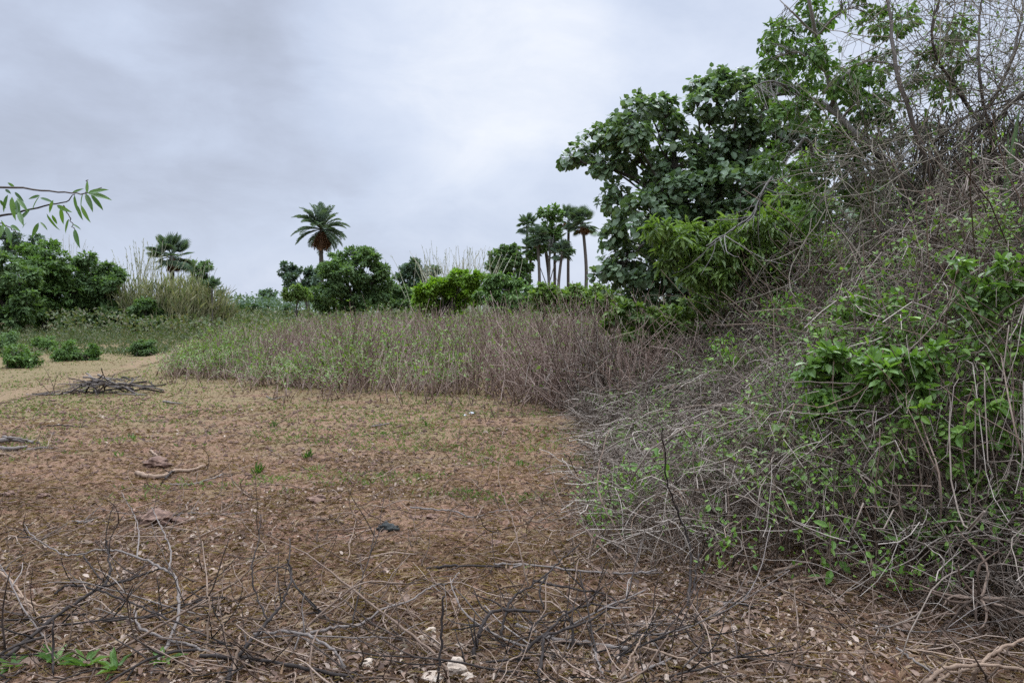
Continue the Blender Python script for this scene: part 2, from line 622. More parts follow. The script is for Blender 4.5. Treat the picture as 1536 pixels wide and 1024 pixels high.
# ------------------------------------------------------------------ ground and track
def build_ground():
    def axis(a, b, step, lo, hi, n):
        mid = np.arange(a, b + 1e-6, step)
        g = np.geomspace(step, 1, n)
        left = a - (g - g[0]) / (1 - g[0]) * (a - lo)
        right = b + (g - g[0]) / (1 - g[0]) * (hi - b)
        return np.concatenate([left[1:][::-1], mid, right[1:]])
    xs = axis(-9, 6, .05, -900, 900, 60)
    ys = axis(2, 15, .05, -300, 1500, 60)
    X, Y = np.meshgrid(xs, ys)
    Z = gz(X, Y)
    b = MB()
    nx, ny = len(xs), len(ys)
    i, j = np.meshgrid(np.arange(nx - 1), np.arange(ny - 1))
    q = (j * nx + i).ravel()
    b.add(np.stack([X, Y, Z], -1), np.stack([q, q + 1, q + nx + 1, q + nx], -1), 0, True)
    tag(b.build('ground', ground_mat('bare red brown earth with dry grass')), 'bare red brown earth with thin dry grass', 'ground', kind='structure')
    # the track
    c = spline([on(-160, 640), on(-20, 603), on(70, 583), on(150, 563), on(215, 545), on(250, 531), on(255, 522)], 60)[:, :2]
    t = nrm(np.gradient(c, axis=0))
    n = np.stack([-t[:, 1], t[:, 0]], -1)
    off = np.linspace(-1, 1, 13)
    wdt = .62 + .35 * vnoise(np.arange(60) / 7., np.zeros(60), 6)
    P = c[:, None] + n[:, None] * (off[None, :, None] * wdt[:, None, None])
    z = gz(P[..., 0], P[..., 1]) + .02
    b = MB()
    i, j = np.meshgrid(np.arange(12), np.arange(59))
    q = (j * 13 + i).ravel()
    b.add(np.concatenate([P, z[..., None]], -1), np.stack([q, q + 1, q + 14, q + 13], -1), 0, True)
    o = b.build('path', ground_mat('worn pale earth track', True))
    a = o.data.attributes.new('edge', 'FLOAT', 'POINT')
    a.data.foreach_set('value', np.tile(1 - np.abs(off), 60).astype(np.float32))
    tag(o, 'worn earth track crossing the clearing on the left', 'path', kind='structure')


def build_litter():
    """dead leaves, dry grass and small twigs on the earth"""
    def scat(n, y0, y1, pw=1.0):
        # more per square metre near the camera
        u = rng.random(n) ** pw
        Y = 1 / (1 / y0 + u * (1 / y1 - 1 / y0))
        X = (rng.random(n) * 1.9 - .95) * Y * .9 + rng.normal(size=n) * .2
        return X, Y

    def leaf_set(X, Y, size):
        N = len(X)
        a = rng.random(N) * 2 * PI
        d = np.stack([np.cos(a), np.sin(a), rng.normal(size=N) * .22], -1)
        nn = nrm(np.stack([rng.normal(size=N) * .35, rng.normal(size=N) * .35, np.ones(N)], -1))
        p = np.stack([X, Y, gz(X, Y) + .008 + rng.random(N) * .012], -1)
        return p, d, nn
    # individual leaves nearest the camera
    proto = []
    for k in range(10):
        b = MB()
        b.leaves([[0, 0, .004]], [[0, 1, .05]], [[rng.normal() * .2, 0, 1]], .062 * (.7 + .6 * rng.random()), .030 * (.7 + .7 * rng.random()), 'curl' if k % 3 else 'oval')
        o = b.build('fallen_leaf', M['litter'])
        proto.append(o)
    X, Y = [], []
    while len(X) < 300:
        y = 3.15 + 1.3 * rng.random() ** 1.3
        x = (rng.random() * 1.5 - .75) * y
        X.append(x)
        Y.append(y)
    for i in range(300):
        o = proto[i] if i < 10 else proto[i % 10].copy()
        if i >= 10:
            COL.objects.link(o)
        o.location = (X[i], Y[i], float(gz(X[i], Y[i])) + .006)
        o.rotation_euler = (rng.normal() * .2, rng.normal() * .2, rng.random() * 2 * PI)
        s = .7 + .7 * rng.random()
        o.scale = (s, s, s)
        tag(o, 'dead brown leaf lying on the earth at the very front', 'leaf', 'dead leaves along the front of the clearing')
    b = MB()
    X, Y = scat(80000, 3.0, 16, .85)
    bed = vnoise(X / 1.1, Y / .8, 6) + .55 * vnoise(X / .35, Y / .3, 7)
    k = (bed + rng.random(len(X)) * .75 - .035 * np.maximum(Y - 4, 0) + .25 * (X > xb(Y) - .5)) > .56
    X, Y = X[k], Y[k]
    p, d, nn = leaf_set(X, Y, 1)
    L = (.014 + .045 * rng.random(len(X)) ** 2.4) * np.clip(Y / 6, 1, 1.7)
    b.leaves(p, d, nn, L, L * (.22 + .36 * rng.random(len(X))), 'curl')
    tag(b.build('leaf_litter', M['litter']), 'grey brown dead leaf litter over the earth', 'leaf litter', kind='stuff')
    # dry grass lying flat and standing a little
    b = MB()
    X, Y = scat(150000, 3.0, 26, .75)
    k = rng.random(len(X)) + .8 * vnoise(X / .8, Y / .6, 2) > .35
    X, Y = X[k], Y[k]
    N = len(X)
    a = rng.random(N) * 2 * PI
    d = np.stack([np.cos(a), np.sin(a), .08 + .35 * rng.random(N) ** 2], -1)
    p = np.stack([X, Y, gz(X, Y) + .004], -1)
    b.leaves(p, d, nrm(np.stack([np.cos(a + 1), np.sin(a + 1), np.full(N, 1.)], -1)), .03 + .08 * rng.random(N), .0028 + .0009 * Y, 'diamond')
    tag(b.build('dry_grass', M['straw']), 'thin dry straw coloured grass on the earth', 'dry grass', kind='stuff')
    # low green grass in patches
    b = MB()
    X, Y = scat(90000, 3.0, 34, .9)
    v = vnoise(X / 1.3, Y / .8, 1) + .6 * vnoise(X / .4, Y / .25, 3) + np.clip((Y - 6) / 20, -.15, .3) - .35 * np.clip(6.5 - Y, 0, 1) + .2 * ((Y > 8.5) & (Y < 13)) + .3 * np.clip((-X - 5) / 5, 0, 1) * (Y > 11)
    k = v > .16 + .27 * rng.random(len(X))
    X, Y = X[k], Y[k]
    N = len(X)
    a = rng.random(N) * 2 * PI
    d = np.stack([np.cos(a) * .8, np.sin(a) * .8, .35 + .8 * rng.random(N)], -1)
    p = np.stack([X, Y, gz(X, Y)], -1)
    b.leaves(p, d, nrm(np.stack([np.cos(a + 1), np.sin(a + 1), np.full(N, .6)], -1)), .025 + .05 * rng.random(N), .005 + .0012 * Y, 'diamond')
    tag(b.build('green_grass', M['grass']), 'short yellow green grass growing in patches', 'grass', kind='stuff')
    # crumbs of soil
    b = MB()
    X, Y = scat(26000, 3.0, 18, .8)
    n = len(X)
    sz = (.004 + .016 * rng.random(n) ** 3) * np.clip(Y / 5, 1, 2.2)
    oc = np.array([(1, 0, 0), (-1, 0, 0), (0, 1, 0), (0, -1, 0), (0, 0, .8), (0, 0, -.8)], float)
    V = np.stack([X, Y, gz(X, Y) + sz * .3], -1)[:, None] + (oc[None] * (.6 + .8 * rng.random((n, 6, 1)))) * sz[:, None, None]
    fc = np.array([(0, 2, 4), (2, 1, 4), (1, 3, 4), (3, 0, 4), (2, 0, 5), (1, 2, 5), (3, 1, 5), (0, 3, 5)])
    b.add(V.reshape(-1, 3), (np.arange(n)[:, None, None] * 6 + fc[None]).reshape(-1, 3))
    tag(b.build('soil_crumbs', M['clod']), 'small crumbs of dark earth over the clearing', 'soil', kind='stuff')
    # small twigs among the litter
    b = MB()
    X, Y = scat(5200, 3.0, 15, .9)
    den = rng.random(len(X)) + .8 * vnoise(X / 1.2, Y / .9, 5) + .35 * (X > xb(Y) - .7) + .25 * (Y < 4.2)
    k = den > .62
    X, Y = X[k], Y[k]
    N = len(X)
    a = rng.random(N) * 2 * PI
    st = np.stack([X, Y, gz(X, Y) + .012], -1)
    P = wander(st, np.stack([np.cos(a), np.sin(a), .1 * rng.random(N)], -1), .12 + .4 * rng.random(N), 6, .25, .18)
    P[..., 2] = np.maximum(P[..., 2], gz(P[..., 0], P[..., 1]) + .008)
    r = (.0022 + .0035 * rng.random(N))[:, None] * np.linspace(1, .5, 6)[None]
    b.tubes(P, r, 4)
    tag(b.build('twig_litter', M['twig_brown']), 'small dry twigs strewn over the earth', 'twigs', kind='stuff')


# ------------------------------------------------------------------ trees
def clump_leaves(b, C, R, n, L, Wd, kind, droop=.3, flat=.85, sub=14, spread=.5, m=0, up=.8):
    """leaves of one bough: sub-clumps spread through a ball"""
    ns = sub
    dv = rdir(ns)
    rad = R * (.25 + .72 * rng.random(ns) ** .6)
    sc = C + dv * rad[:, None] * np.array([1, 1, flat])
    sr = R * (.22 + .2 * rng.random(ns))
    wt = sr ** 2
    idx = rng.choice(ns, n, p=wt / wt.sum())
    off = rdir(n) * (rng.random(n) ** .5)[:, None] * sr[idx][:, None] * np.array([1, 1, .7])
    p = sc[idx] + off
    outw = nrm(p - C)
    d = outw * .7 + rdir(n) * .8 + np.array([0, 0, -droop])
    nn = nrm(np.array([0, 0, up]) + outw * .45 + rdir(n) * .55)
    s = .65 + .7 * rng.random(n)
    b.leaves(p, d, nn, L * s, Wd * s, kind, m)
    return sc


FULL = 2.0


def make_tree(name, label, cat, px, Y, blobs, n, L, Wd, leafm, barkm='bark', kind='diamond', trunk_r=.12, fork=.35, group=None, droop=.3,
              lean=0., depth=.5, sub=20, twig_r=.012, base_y=None, stems=1, spread=1.0):
    base = gxy((px - CX) / F * Y, Y)
    root = empty(name, base, label, cat, group)
    cr, tr = MB(), MB()
    cs, rs = [], []
    for (bx, by, br) in blobs:
        R = br * Y / F
        cs.append(at(bx, by, Y) + np.array([0, rng.normal() * R * depth, 0]))
        rs.append(R)
    cs, rs = np.array(cs), np.array(rs)
    top = cs[:, 2].max()
    cen = cs.mean(0)
    tot = (rs ** 2).sum()
    forks = []
    for s in range(stems):
        fk = base + np.array([(cen[0] - base[0]) * fork + lean, (cen[1] - base[1]) * fork, (top - base[2]) * fork]) + (rng.normal(size=3) * np.array([.25, .25, .1]) if stems > 1 else 0)
        b0 = base + (np.array([rng.normal() * .2, rng.normal() * .2, 0]) if stems > 1 else 0) - np.array([0, 0, .08])
        tp = fk + (cen - fk) * .55
        P = spline([b0, b0 + (fk - b0) * .5 + rng.normal(size=3) * .05, fk, tp], 14, trunk_r * .12)
        tr.tubes(P, np.linspace(1.15, .5, 14) * trunk_r * (1 if stems == 1 else .7), 8)
        forks.append(P)
    for c, R in zip(cs, rs):
        P0 = forks[rng.integers(stems)]
        st = P0[rng.integers(5, 12)]
        mid = st + (c - st) * .5 + np.array([0, 0, .12 * np.linalg.norm(c - st)]) + rng.normal(size=3) * .08
        P = spline([st, mid, c], 9, R * .03)
        tr.tubes(P, np.linspace(.42, .14, 9) * trunk_r, 5)
        k = max(8, int(n * FULL * R * R / tot))
        sc = clump_leaves(cr, c, R, k, L, Wd, kind, droop, sub=sub)
        q = sc[rng.random(len(sc)) < .8]
        if len(q):
            PP = np.stack([P[-2] + (q - P[-2]) * t + np.array([0, 0, .1]) * R * math.sin(t * PI) for t in (0, .33, .66, 1)], 1)
            tr.tubes(PP, np.linspace(1, .4, 4)[None] * np.full((len(q), 1), max(twig_r, trunk_r * .09)), 4)
    tr.build('trunk', M[barkm], root, base)
    cr.build('crown', M[leafm], root, base)
    return root


def rb(n, x0, x1, y0, y1, r0, r1):
    return [(x0 + (x1 - x0) * rng.random(), y0 + (y1 - y0) * rng.random(), r0 + (r1 - r0) * rng.random()) for _ in range(n)]


def build_trees():
    # --- left background
    make_tree('broadleaf_tree', 'dark green tree at the left border behind the low shrubs', 'tree', 12, 42,
              [(0, 400, 26), (20, 420, 28), (-20, 430, 30), (8, 450, 30), (35, 455, 26), (-25, 470, 30), (20, 478, 22), (-40, 410, 26)], 5200, .30, .16, 'leaf_dark', trunk_r=.16)
    make_tree('broadleaf_tree', 'wide mid green feathery tree second from the left border', 'tree', 66, 46,
              [(45, 385, 20), (75, 378, 22), (100, 392, 18), (60, 410, 28), (90, 415, 26), (45, 440, 26), (80, 445, 28), (108, 440, 22), (60, 470, 22), (95, 472, 18), (70, 398, 22), (55, 425, 24), (80, 430, 26), (30, 455, 22), (75, 460, 24)], 8200, .26, .12, 'leaf_mid', trunk_r=.16)
    make_tree('broadleaf_tree', 'dark rounded tree just left of the tall pale reeds', 'tree', 150, 47,
              [(118, 395, 14), (132, 388, 12), (130, 415, 22), (160, 410, 18), (148, 398, 8), (152, 440, 26), (175, 425, 14), (122, 450, 22), (170, 455, 20), (145, 475, 20), (180, 410, 9), (120, 430, 22), (150, 430, 24), (170, 470, 18), (115, 475, 20)], 7200, .27, .14, 'leaf_dark', trunk_r=.15)
    make_tree('broadleaf_tree', 'thin open tree rising behind the left tree group', 'tree', 30, 56,
              [(5, 352, 12), (28, 360, 14), (50, 358, 9), (62, 362, 6), (15, 372, 16), (45, 374, 12)], 1300, .26, .13, 'leaf_hazed', trunk_r=.12, fork=.5)
    make_tree('broadleaf_tree', 'narrow dark tree behind the fan palm and reeds', 'tree', 303, 66,
              [(295, 400, 10), (305, 396, 9), (300, 415, 13), (310, 425, 10), (296, 435, 13), (306, 450, 12), (314, 402, 5)], 1900, .28, .15, 'leaf_dark', trunk_r=.12)
    make_tree('conical_shrub', 'dark conical evergreen bush in front of the pale reeds', 'bush', 222, 46,
              [(222, 452, 9), (215, 462, 13), (229, 464, 14), (222, 478, 18), (207, 480, 12), (236, 482, 11)], 2200, .24, .12, 'leaf_dark', trunk_r=.07)
    # --- middle background
    make_tree('broadleaf_tree', 'large dark tree standing below the tall feather palm', 'tree', 520, 55,
              [(545, 378, 16), (530, 385, 16), (556, 390, 18), (505, 392, 16), (495, 405, 16), (575, 405, 12), (520, 410, 26), (550, 415, 26), (580, 425, 12), (500, 432, 24), (535, 440, 26),
               (565, 445, 20), (488, 455, 18), (520, 462, 16), (553, 465, 16), (470, 440, 12)], 8200, .27, .15, 'leaf_dark', trunk_r=.22, stems=3, fork=.3, depth=.7)
    make_tree('broadleaf_tree', 'layered tree with flat boughs left of the feather palm', 'tree', 470, 64,
              [(432, 400, 8), (445, 405, 9), (425, 410, 6), (460, 408, 11), (440, 418, 11), (470, 420, 13), (430, 428, 7), (455, 432, 12)], 2000, .26, .15, 'leaf_hazed', trunk_r=.14, fork=.45, depth=1.2)
    make_tree('small_tree', 'small pale green umbrella shaped tree under the layered tree', 'tree', 444, 50,
              [(432, 440, 8), (444, 434, 10), (456, 440, 9), (444, 444, 9), (430, 446, 6), (462, 446, 6)], 1500, .2, .1, 'leaf_field', trunk_r=.07, fork=.5)
    make_tree('broadleaf_tree', 'haze tinted grey green round tree between big dark tree and bamboo', 'tree', 618, 105,
              [(610, 402, 10), (622, 398, 11), (632, 408, 12), (605, 418, 14), (625, 424, 16), (645, 420, 12), (600, 436, 12), (650, 408, 9), (635, 440, 14), (615, 448, 16), (650, 430, 14), (590, 445, 12), (640, 455, 16), (600, 460, 14)], 6000, .45, .25, 'leaf_hazed', trunk_r=.22)
    make_tree('broadleaf_tree', 'small far tree on the skyline left of the feather palm', 'tree', 402, 120,
              [(398, 442, 8), (406, 440, 8), (400, 452, 10), (408, 452, 7), (393, 455, 7)], 1100, .5, .28, 'leaf_hazed', trunk_r=.2, fork=.3)
    make_tree('broadleaf_tree', 'tiny far tree on the skyline beside the small palm', 'tree', 363, 115, [(360, 460, 4), (367, 460, 4), (363, 466, 5)], 400, .4, .22, 'leaf_hazed', trunk_r=.14)
    for k, (x, lab) in enumerate(((345, 'left'), (382, 'middle'), (425, 'right'))):
        make_tree('distant_shrub', f'low haze tinted scrub along the skyline, the {lab} of three clumps', 'shrub', x, 95,
                  rb(5, x - 18, x + 18, 464, 474, 6, 9), 1000, .42, .24, 'leaf_hazed', trunk_r=.07, group='low scrub along the skyline')
    make_tree('broadleaf_tree', 'dark low tree filling the gap right of the big dark tree', 'tree', 590, 62,
              [(575, 440, 12), (590, 432, 12), (605, 438, 12), (582, 455, 15), (600, 458, 15), (615, 450, 10)], 2600, .28, .16, 'leaf_dark', trunk_r=.1, stems=2)
    make_tree('lime_shrub', 'bright lime green leafy shrub below the pale bamboo', 'shrub', 668, 38,
              [(640, 438, 16), (655, 428, 15), (672, 424, 15), (690, 418, 15), (706, 414, 14), (720, 420, 12), (665, 445, 20), (690, 442, 20), (630, 452, 14), (712, 440, 16), (650, 458, 14), (684, 460, 14)],
              4600, .22, .11, 'leaf_yellow', trunk_r=.08, stems=3, fork=.3)
    make_tree('viny_shrub', 'dark olive shrub hung with creepers right of the lime shrub', 'shrub', 748, 34,
              [(735, 424, 14), (755, 418, 13), (772, 424, 13), (745, 440, 18), (768, 444, 18), (790, 436, 12), (725, 445, 12), (755, 458, 14), (785, 455, 14)], 3400, .20, .09, 'leaf_mid', trunk_r=.08, stems=3, fork=.3, droop=.8)
    make_tree('broadleaf_tree', 'dark dense tree left of the palm cluster', 'tree', 762, 72,
              [(745, 385, 11), (757, 378, 12), (770, 375, 11), (752, 396, 14), (772, 392, 15), (738, 400, 10), (785, 400, 12), (760, 412, 14), (780, 416, 14), (742, 416, 12)], 3400, .33, .2, 'leaf_dark', trunk_r=.18)
    make_tree('broadleaf_tree', 'open pale crowned tree standing among the palm cluster', 'tree', 822, 73,
              [(815, 320, 9), (828, 316, 10), (838, 324, 8), (820, 338, 11), (810, 352, 10), (836, 350, 9), (845, 372, 9), (812, 372, 9), (856, 376, 6), (800, 380, 8)], 1100, .38, .22, 'leaf_mid', 'bark_grey', trunk_r=.14, fork=.55)
    for k, (x, y, w, lab) in enumerate(((820, 436, 22, 'left'), (862, 438, 20, 'middle'), (905, 436, 22, 'right'))):
        make_tree('leafy_shrub', f'green leafy shrub behind the dry weeds, the {lab} of three', 'shrub', x, 24 - k * 2,
                  [(x - w * .6, y + 6, 13), (x, y, 14), (x + w * .6, y + 5, 13), (x - w * .2, y + 18, 16), (x + w * .4, y + 20, 16)], 1500, .13, .07, 'leaf_field', trunk_r=.03, stems=4, fork=.25,
                  group='leafy shrubs behind the dry weeds')
    # --- the big tree on the right
    make_tree('large_round_leaved_tree', 'big tree with large round grey green leaves right of the palm cluster', 'tree', 1060, 14,
              [(852, 238, 16), (880, 222, 26), (905, 205, 26), (925, 190, 26), (955, 175, 30), (985, 165, 24), (965, 150, 14), (1050, 125, 18), (1075, 128, 28), (1060, 165, 32), (1100, 150, 34), (1120, 115, 22), (1015, 190, 30),
               (950, 235, 42), (905, 250, 22), (1005, 250, 46), (1070, 225, 46), (1130, 210, 46), (925, 300, 30), (960, 330, 48), (915, 350, 26), (935, 390, 36), (910, 415, 22), (985, 400, 46),
               (1040, 300, 52), (1100, 290, 56), (1160, 270, 54), (1040, 370, 50), (1110, 370, 54), (1175, 345, 54), (1215, 300, 44), (1220, 220, 38), (1180, 190, 36), (960, 440, 34), (1020, 440, 36), (990, 300, 44), (1060, 260, 44), (1100, 200, 40), (1150, 160, 34), (940, 210, 34), (1000, 350, 44), (1160, 120, 24), (1085, 330, 46), (1250, 350, 48), (1285, 310, 44), (1290, 390, 44), (1240, 410, 44), (1150, 430, 44), (1085, 430, 40)],
              10500, .118, .102, 'leaf_round', 'bark', 'round', trunk_r=.085, fork=.45, depth=.8, sub=34, twig_r=.008, stems=2, droop=.55)
    make_tree('climbing_shrub', 'bright green drooping climber in front of the round leaved tree', 'shrub', 1130, 10.5,
              [(985, 348, 18), (1010, 365, 26), (1045, 350, 24), (1060, 385, 34), (1100, 350, 32), (1120, 385, 38), (1150, 340, 34), (1175, 385, 38), (1200, 340, 34), (1085, 420, 26), (1040, 410, 22), (1225, 300, 28),
               (1230, 375, 28), (1195, 290, 26), (1000, 395, 14), (1150, 425, 26), (1225, 240, 20)],
              3600, .135, .05, 'leaf_climb', 'bark', 'lance', trunk_r=.03, fork=.4, depth=1.1, sub=30, twig_r=.004, stems=4, droop=.55)


# ------------------------------------------------------------------ palms, bamboo, reeds
def feather_palm(px, Y, ty, crown_px, label):
    base = gxy((px - 2 - CX) / F * Y, Y)
    top = at(px, ty, Y)
    root = empty('feather_palm', base, label, 'palm')
    b = MB()
    P = spline([base - [0, 0, .1], base + (top - base) * .4 + [.12, 0, 0], base + (top - base) * .8, top], 24)
    b.tubes(P, (np.linspace(.23, .18, 24) + .02 * (np.arange(24) % 2)), 10)
    b.build('trunk', M['bark'], root, base)
    R = crown_px * Y / F

    def fronds(n, e0, e1, Ls, dead=False):
        az = rng.random(n) * 2 * PI
        el = np.radians(e0 + (e1 - e0) * (np.arange(n) + rng.random(n)) / n)
        L = R * Ls * (.85 + .3 * rng.random(n))
        d = np.stack([np.cos(az) * np.cos(el), np.sin(az) * np.cos(el), np.sin(el)], -1)
        K = 9
        PP = [np.repeat(top[None], n, 0)]
        dd = d
        for k in range(K - 1):
            dd = nrm(dd + np.array([0, 0, -.045 - .02 * k]) * (1 if not dead else 1.5))
            PP.append(PP[-1] + dd * (L / (K - 1))[:, None])
        PP = np.stack(PP, 1)
        fb.tubes(PP, np.linspace(.045, .012, K)[None] * np.ones((n, 1)), 4)
        T = nrm(np.gradient(PP, axis=1))
        S = nrm(np.cross(T, np.array([0, 0, 1.])))
        U = np.cross(S, T)
        m = 30
        t = np.linspace(.12, .99, m) * (K - 1)
        i = np.minimum(t.astype(int), K - 2)
        u = (t - i)[None, :, None]
        pos = PP[:, i] * (1 - u) + PP[:, i + 1] * u
        tt, ss, uu = T[:, i], S[:, i], U[:, i]
        prof = np.sin(np.linspace(.35, PI * .93, m))[None] * R * .27
        for sg in (-1, 1):
            dv = tt * .7 + ss * sg * .75 + uu * .22 + rng.normal(size=pos.shape) * .08
            fb.leaves(pos.reshape(-1, 3), dv.reshape(-1, 3), (uu - ss * sg * .3).reshape(-1, 3), np.broadcast_to(prof, (n, m)).ravel(), .07, 'diamond')
    fb = MB()
    fronds(20, 86, 42, 1.0)
    fronds(17, 45, 0, 1.05)
    fronds(13, 0, -55, 1.0)
    fb.build('crown', M['palm'], root, base)
    fb = MB()
    fronds(14, -45, -75, .75, True)
    fb.build('dead_fronds', M['palm_dead'], root, base)


def fan_palm(px, Y, ty, crown_px, label, group=None, n=26, dead=True, lean=0, trunk=.16, base_px=None, name='fan_palm', e0=85, e1=-40):
    base = gxy(((base_px or px) - CX) / F * Y, Y)
    top = at(px, ty, Y)
    root = empty(name, base, label, 'palm', group)
    b = MB()
    P = spline([base - [0, 0, .1], base + (top - base) * .5 + [lean, 0, 0], top], 18)
    b.tubes(P, np.linspace(1.2, .85, 18) * trunk, 8)
    b.build('trunk', M['bark_palm'], root, base)
    R = 1.3 * crown_px * Y / F

    def fans(n, e0, e1, mb, k=1.0):
        az = rng.random(n) * 2 * PI
        el = np.radians(e0 + (e1 - e0) * (np.arange(n) + rng.random(n)) / n)
        d = np.stack([np.cos(az) * np.cos(el), np.sin(az) * np.cos(el), np.sin(el)], -1)
        Lp = R * .52 * (.8 + .4 * rng.random(n)) * k
        end = top + d * Lp[:, None] + np.array([0, 0, -.06]) * R
        PP = np.stack([np.repeat(top[None], n, 0), (top + end) / 2 + np.array([0, 0, .05]) * R, end], 1)
        mb.tubes(PP, np.full((n, 3), .022), 4)
        S = nrm(np.cross(d, np.array([0, 0, 1.]) + rdir(n) * .4))
        nn = np.cross(S, d)
        m = 20
        an = np.linspace(-1.9, 1.9, m)
        dv = d[:, None] * np.cos(an)[None, :, None] + S[:, None] * np.sin(an)[None, :, None] + np.array([0, 0, -.10])
        ln = R * .52 * k * (.75 + .25 * np.cos(an))[None] * np.ones((n, 1))
        mb.leaves(np.repeat(end, m, 0), dv.reshape(-1, 3), np.repeat(nn, m, 0), ln.ravel(), R * .07, 'diamond')
    c = MB()
    fans(n, e0, e1, c)
    c.build('crown', M['palm'], root, base)
    if dead:
        c = MB()
        fans(7, -50, -80, c, .65)
        c.build('dead_fronds', M['palm_dead'], root, base)


def cane_clump(name, px, Y, ty, w_px, n, label, cat, mat='culm', leafmat='reed', group=None, spread=.25, rad=.022, leaf=14, hmin=.55, lsize=.22):
    """tall grass or bamboo: arching culms with fine leaves"""
    base = gxy((px - CX) / F * Y, Y)
    H = at(px, ty, Y)[2]
    W = w_px * Y / F
    root = empty(name, base, label, cat, group)
    st = base + np.stack([rng.normal(size=n) * W * .35, rng.normal(size=n) * W * .25, np.full(n, -.05)], -1)
    d = np.stack([rng.normal(size=n) * spread * .5 + (st[:, 0] - base[0]) / W * spread, rng.normal(size=n) * spread * .5, np.ones(n)], -1)
    L = H * (hmin + (1.06 - hmin) * rng.random(n))
    K = 9
    P = wander(st, d, L, K, .04, .03)
    s = np.linspace(0, 1, K)[None, :, None]
    out = np.stack([d[:, 0], d[:, 1], np.full(n, -.25)], -1)
    P = P + out[:, None] * (s ** 3) * (L * .22)[:, None, None]
    b = MB()
    b.tubes(P, rad * np.linspace(1, .35, K)[None] * (.7 + .6 * rng.random((n, 1))), 4)
    b.build('culms', M[mat] if mat != 'reed' else M['reed_stem'], root, base)
    m = leaf
    t = (.2 + .8 * rng.random((n, m))) * (K - 1.001)
    i = t.astype(int)
    u = (t - i)[..., None]
    ii = np.arange(n)[:, None]
    p = P[ii, i] * (1 - u) + P[ii, i + 1] * u
    T = nrm(P[ii, i + 1] - P[ii, i])
    dv = T * .9 + rdir(n * m).reshape(n, m, 3) * .38
    b = MB()
    sz = lsize * (.6 + .8 * rng.random(n * m))
    b.leaves(p.reshape(-1, 3), dv.reshape(-1, 3), rdir(n * m), sz, np.maximum(sz * .09, .03), 'diamond')
    b.build('leaves', M[leafmat], root, base)


def build_palms():
    feather_palm(482, 75, 344, 40, 'tall feather palm with brown hanging fronds rising above the dark tree')
    fan_palm(258, 60, 384, 27, 'shaggy fan palm with brown dead skirt among the tall reeds', n=40, trunk=.2)
    fan_palm(318, 50, 432, 15, 'small young palm on a thin dark stem at the edge of the reeds', n=16, dead=False, trunk=.06, e0=88, e1=10)
    fan_palm(333, 55, 447, 13, 'low dark palm right of the small young palm', n=16, trunk=.1)
    spots = [(791, 338, 13, 'leftmost crown of the palm cluster, leaning slightly'), (797, 372, 12, 'lower short palm on the left side of the palm cluster'),
             (806, 356, 13, 'palm with a thick crown near the left of the palm cluster'), (817, 366, 14, 'palm with thin trunk in the middle of the palm cluster'),
             (832, 362, 14, 'palm behind the open pale crowned tree in the palm cluster'), (843, 378, 13, 'low crowned palm in the right half of the palm cluster'),
             (853, 330, 15, 'tall palm second from the right end of the palm cluster'), (874, 334, 17, 'tall lone palm with fruit at the right end of the palm cluster')]
    for k, (x, y, r, lab) in enumerate(spots):
        fan_palm(x, 76 - (k % 3) * 2, y, r * 1.25, lab, 'fan palms in the cluster on the skyline', n=30, trunk=.15 if k != 7 else .17, dead=k in (2, 4, 6, 7), lean=rng.normal() * .25)
    # tall pale canes on the left
    cane_clump('tall_cane_clump', 200, 52, 365, 50, 38, 'pale plumed canes leaning left above the dark rounded tree', 'cane', leafmat='reed', spread=.30, rad=.028, leaf=26, hmin=.75)
    cane_clump('tall_cane_clump', 222, 55, 350, 36, 34, 'tallest pale canes beside the shaggy fan palm', 'cane', leafmat='reed', spread=.12, rad=.030, leaf=26, hmin=.7)
    cane_clump('tall_cane_clump', 285, 64, 375, 36, 26, 'pale canes behind the shaggy fan palm', 'cane', leafmat='reed', spread=.25, rad=.028, leaf=22, hmin=.75)
    cane_clump('tall_cane_clump', 100, 70, 345, 16, 14, 'pale cane tips showing above the left tree group', 'cane', leafmat='reed', spread=.1, rad=.024, leaf=10, hmin=.85)
    cane_clump('tall_cane_clump', 690, 62, 362, 74, 130, 'pale bamboo like canes behind the lime green shrub', 'cane', leafmat='reed', spread=.20, rad=.032, leaf=12, hmin=.7)
    for (x, Y, ty, w, n, lab) in ((195, 47, 418, 30, 170, 'olive reed clump left of the conical bush'), (246, 47, 415, 36, 260, 'broad olive reed clump at the foot of the shaggy fan palm'),
                                  (278, 49, 414, 34, 250, 'yellow green reed clump right of the shaggy fan palm'), (308, 51, 420, 28, 190, 'reed clump behind the small young palm'),
                                  (334, 53, 445, 22, 110, 'short dry reed clump at the right end of the reeds')):
        cane_clump('reed_clump', x, Y, ty, w, n, lab, 'reeds', 'reed', 'reed', 'reed clumps along the far left edge', .07, .018, 9, .5, .5)


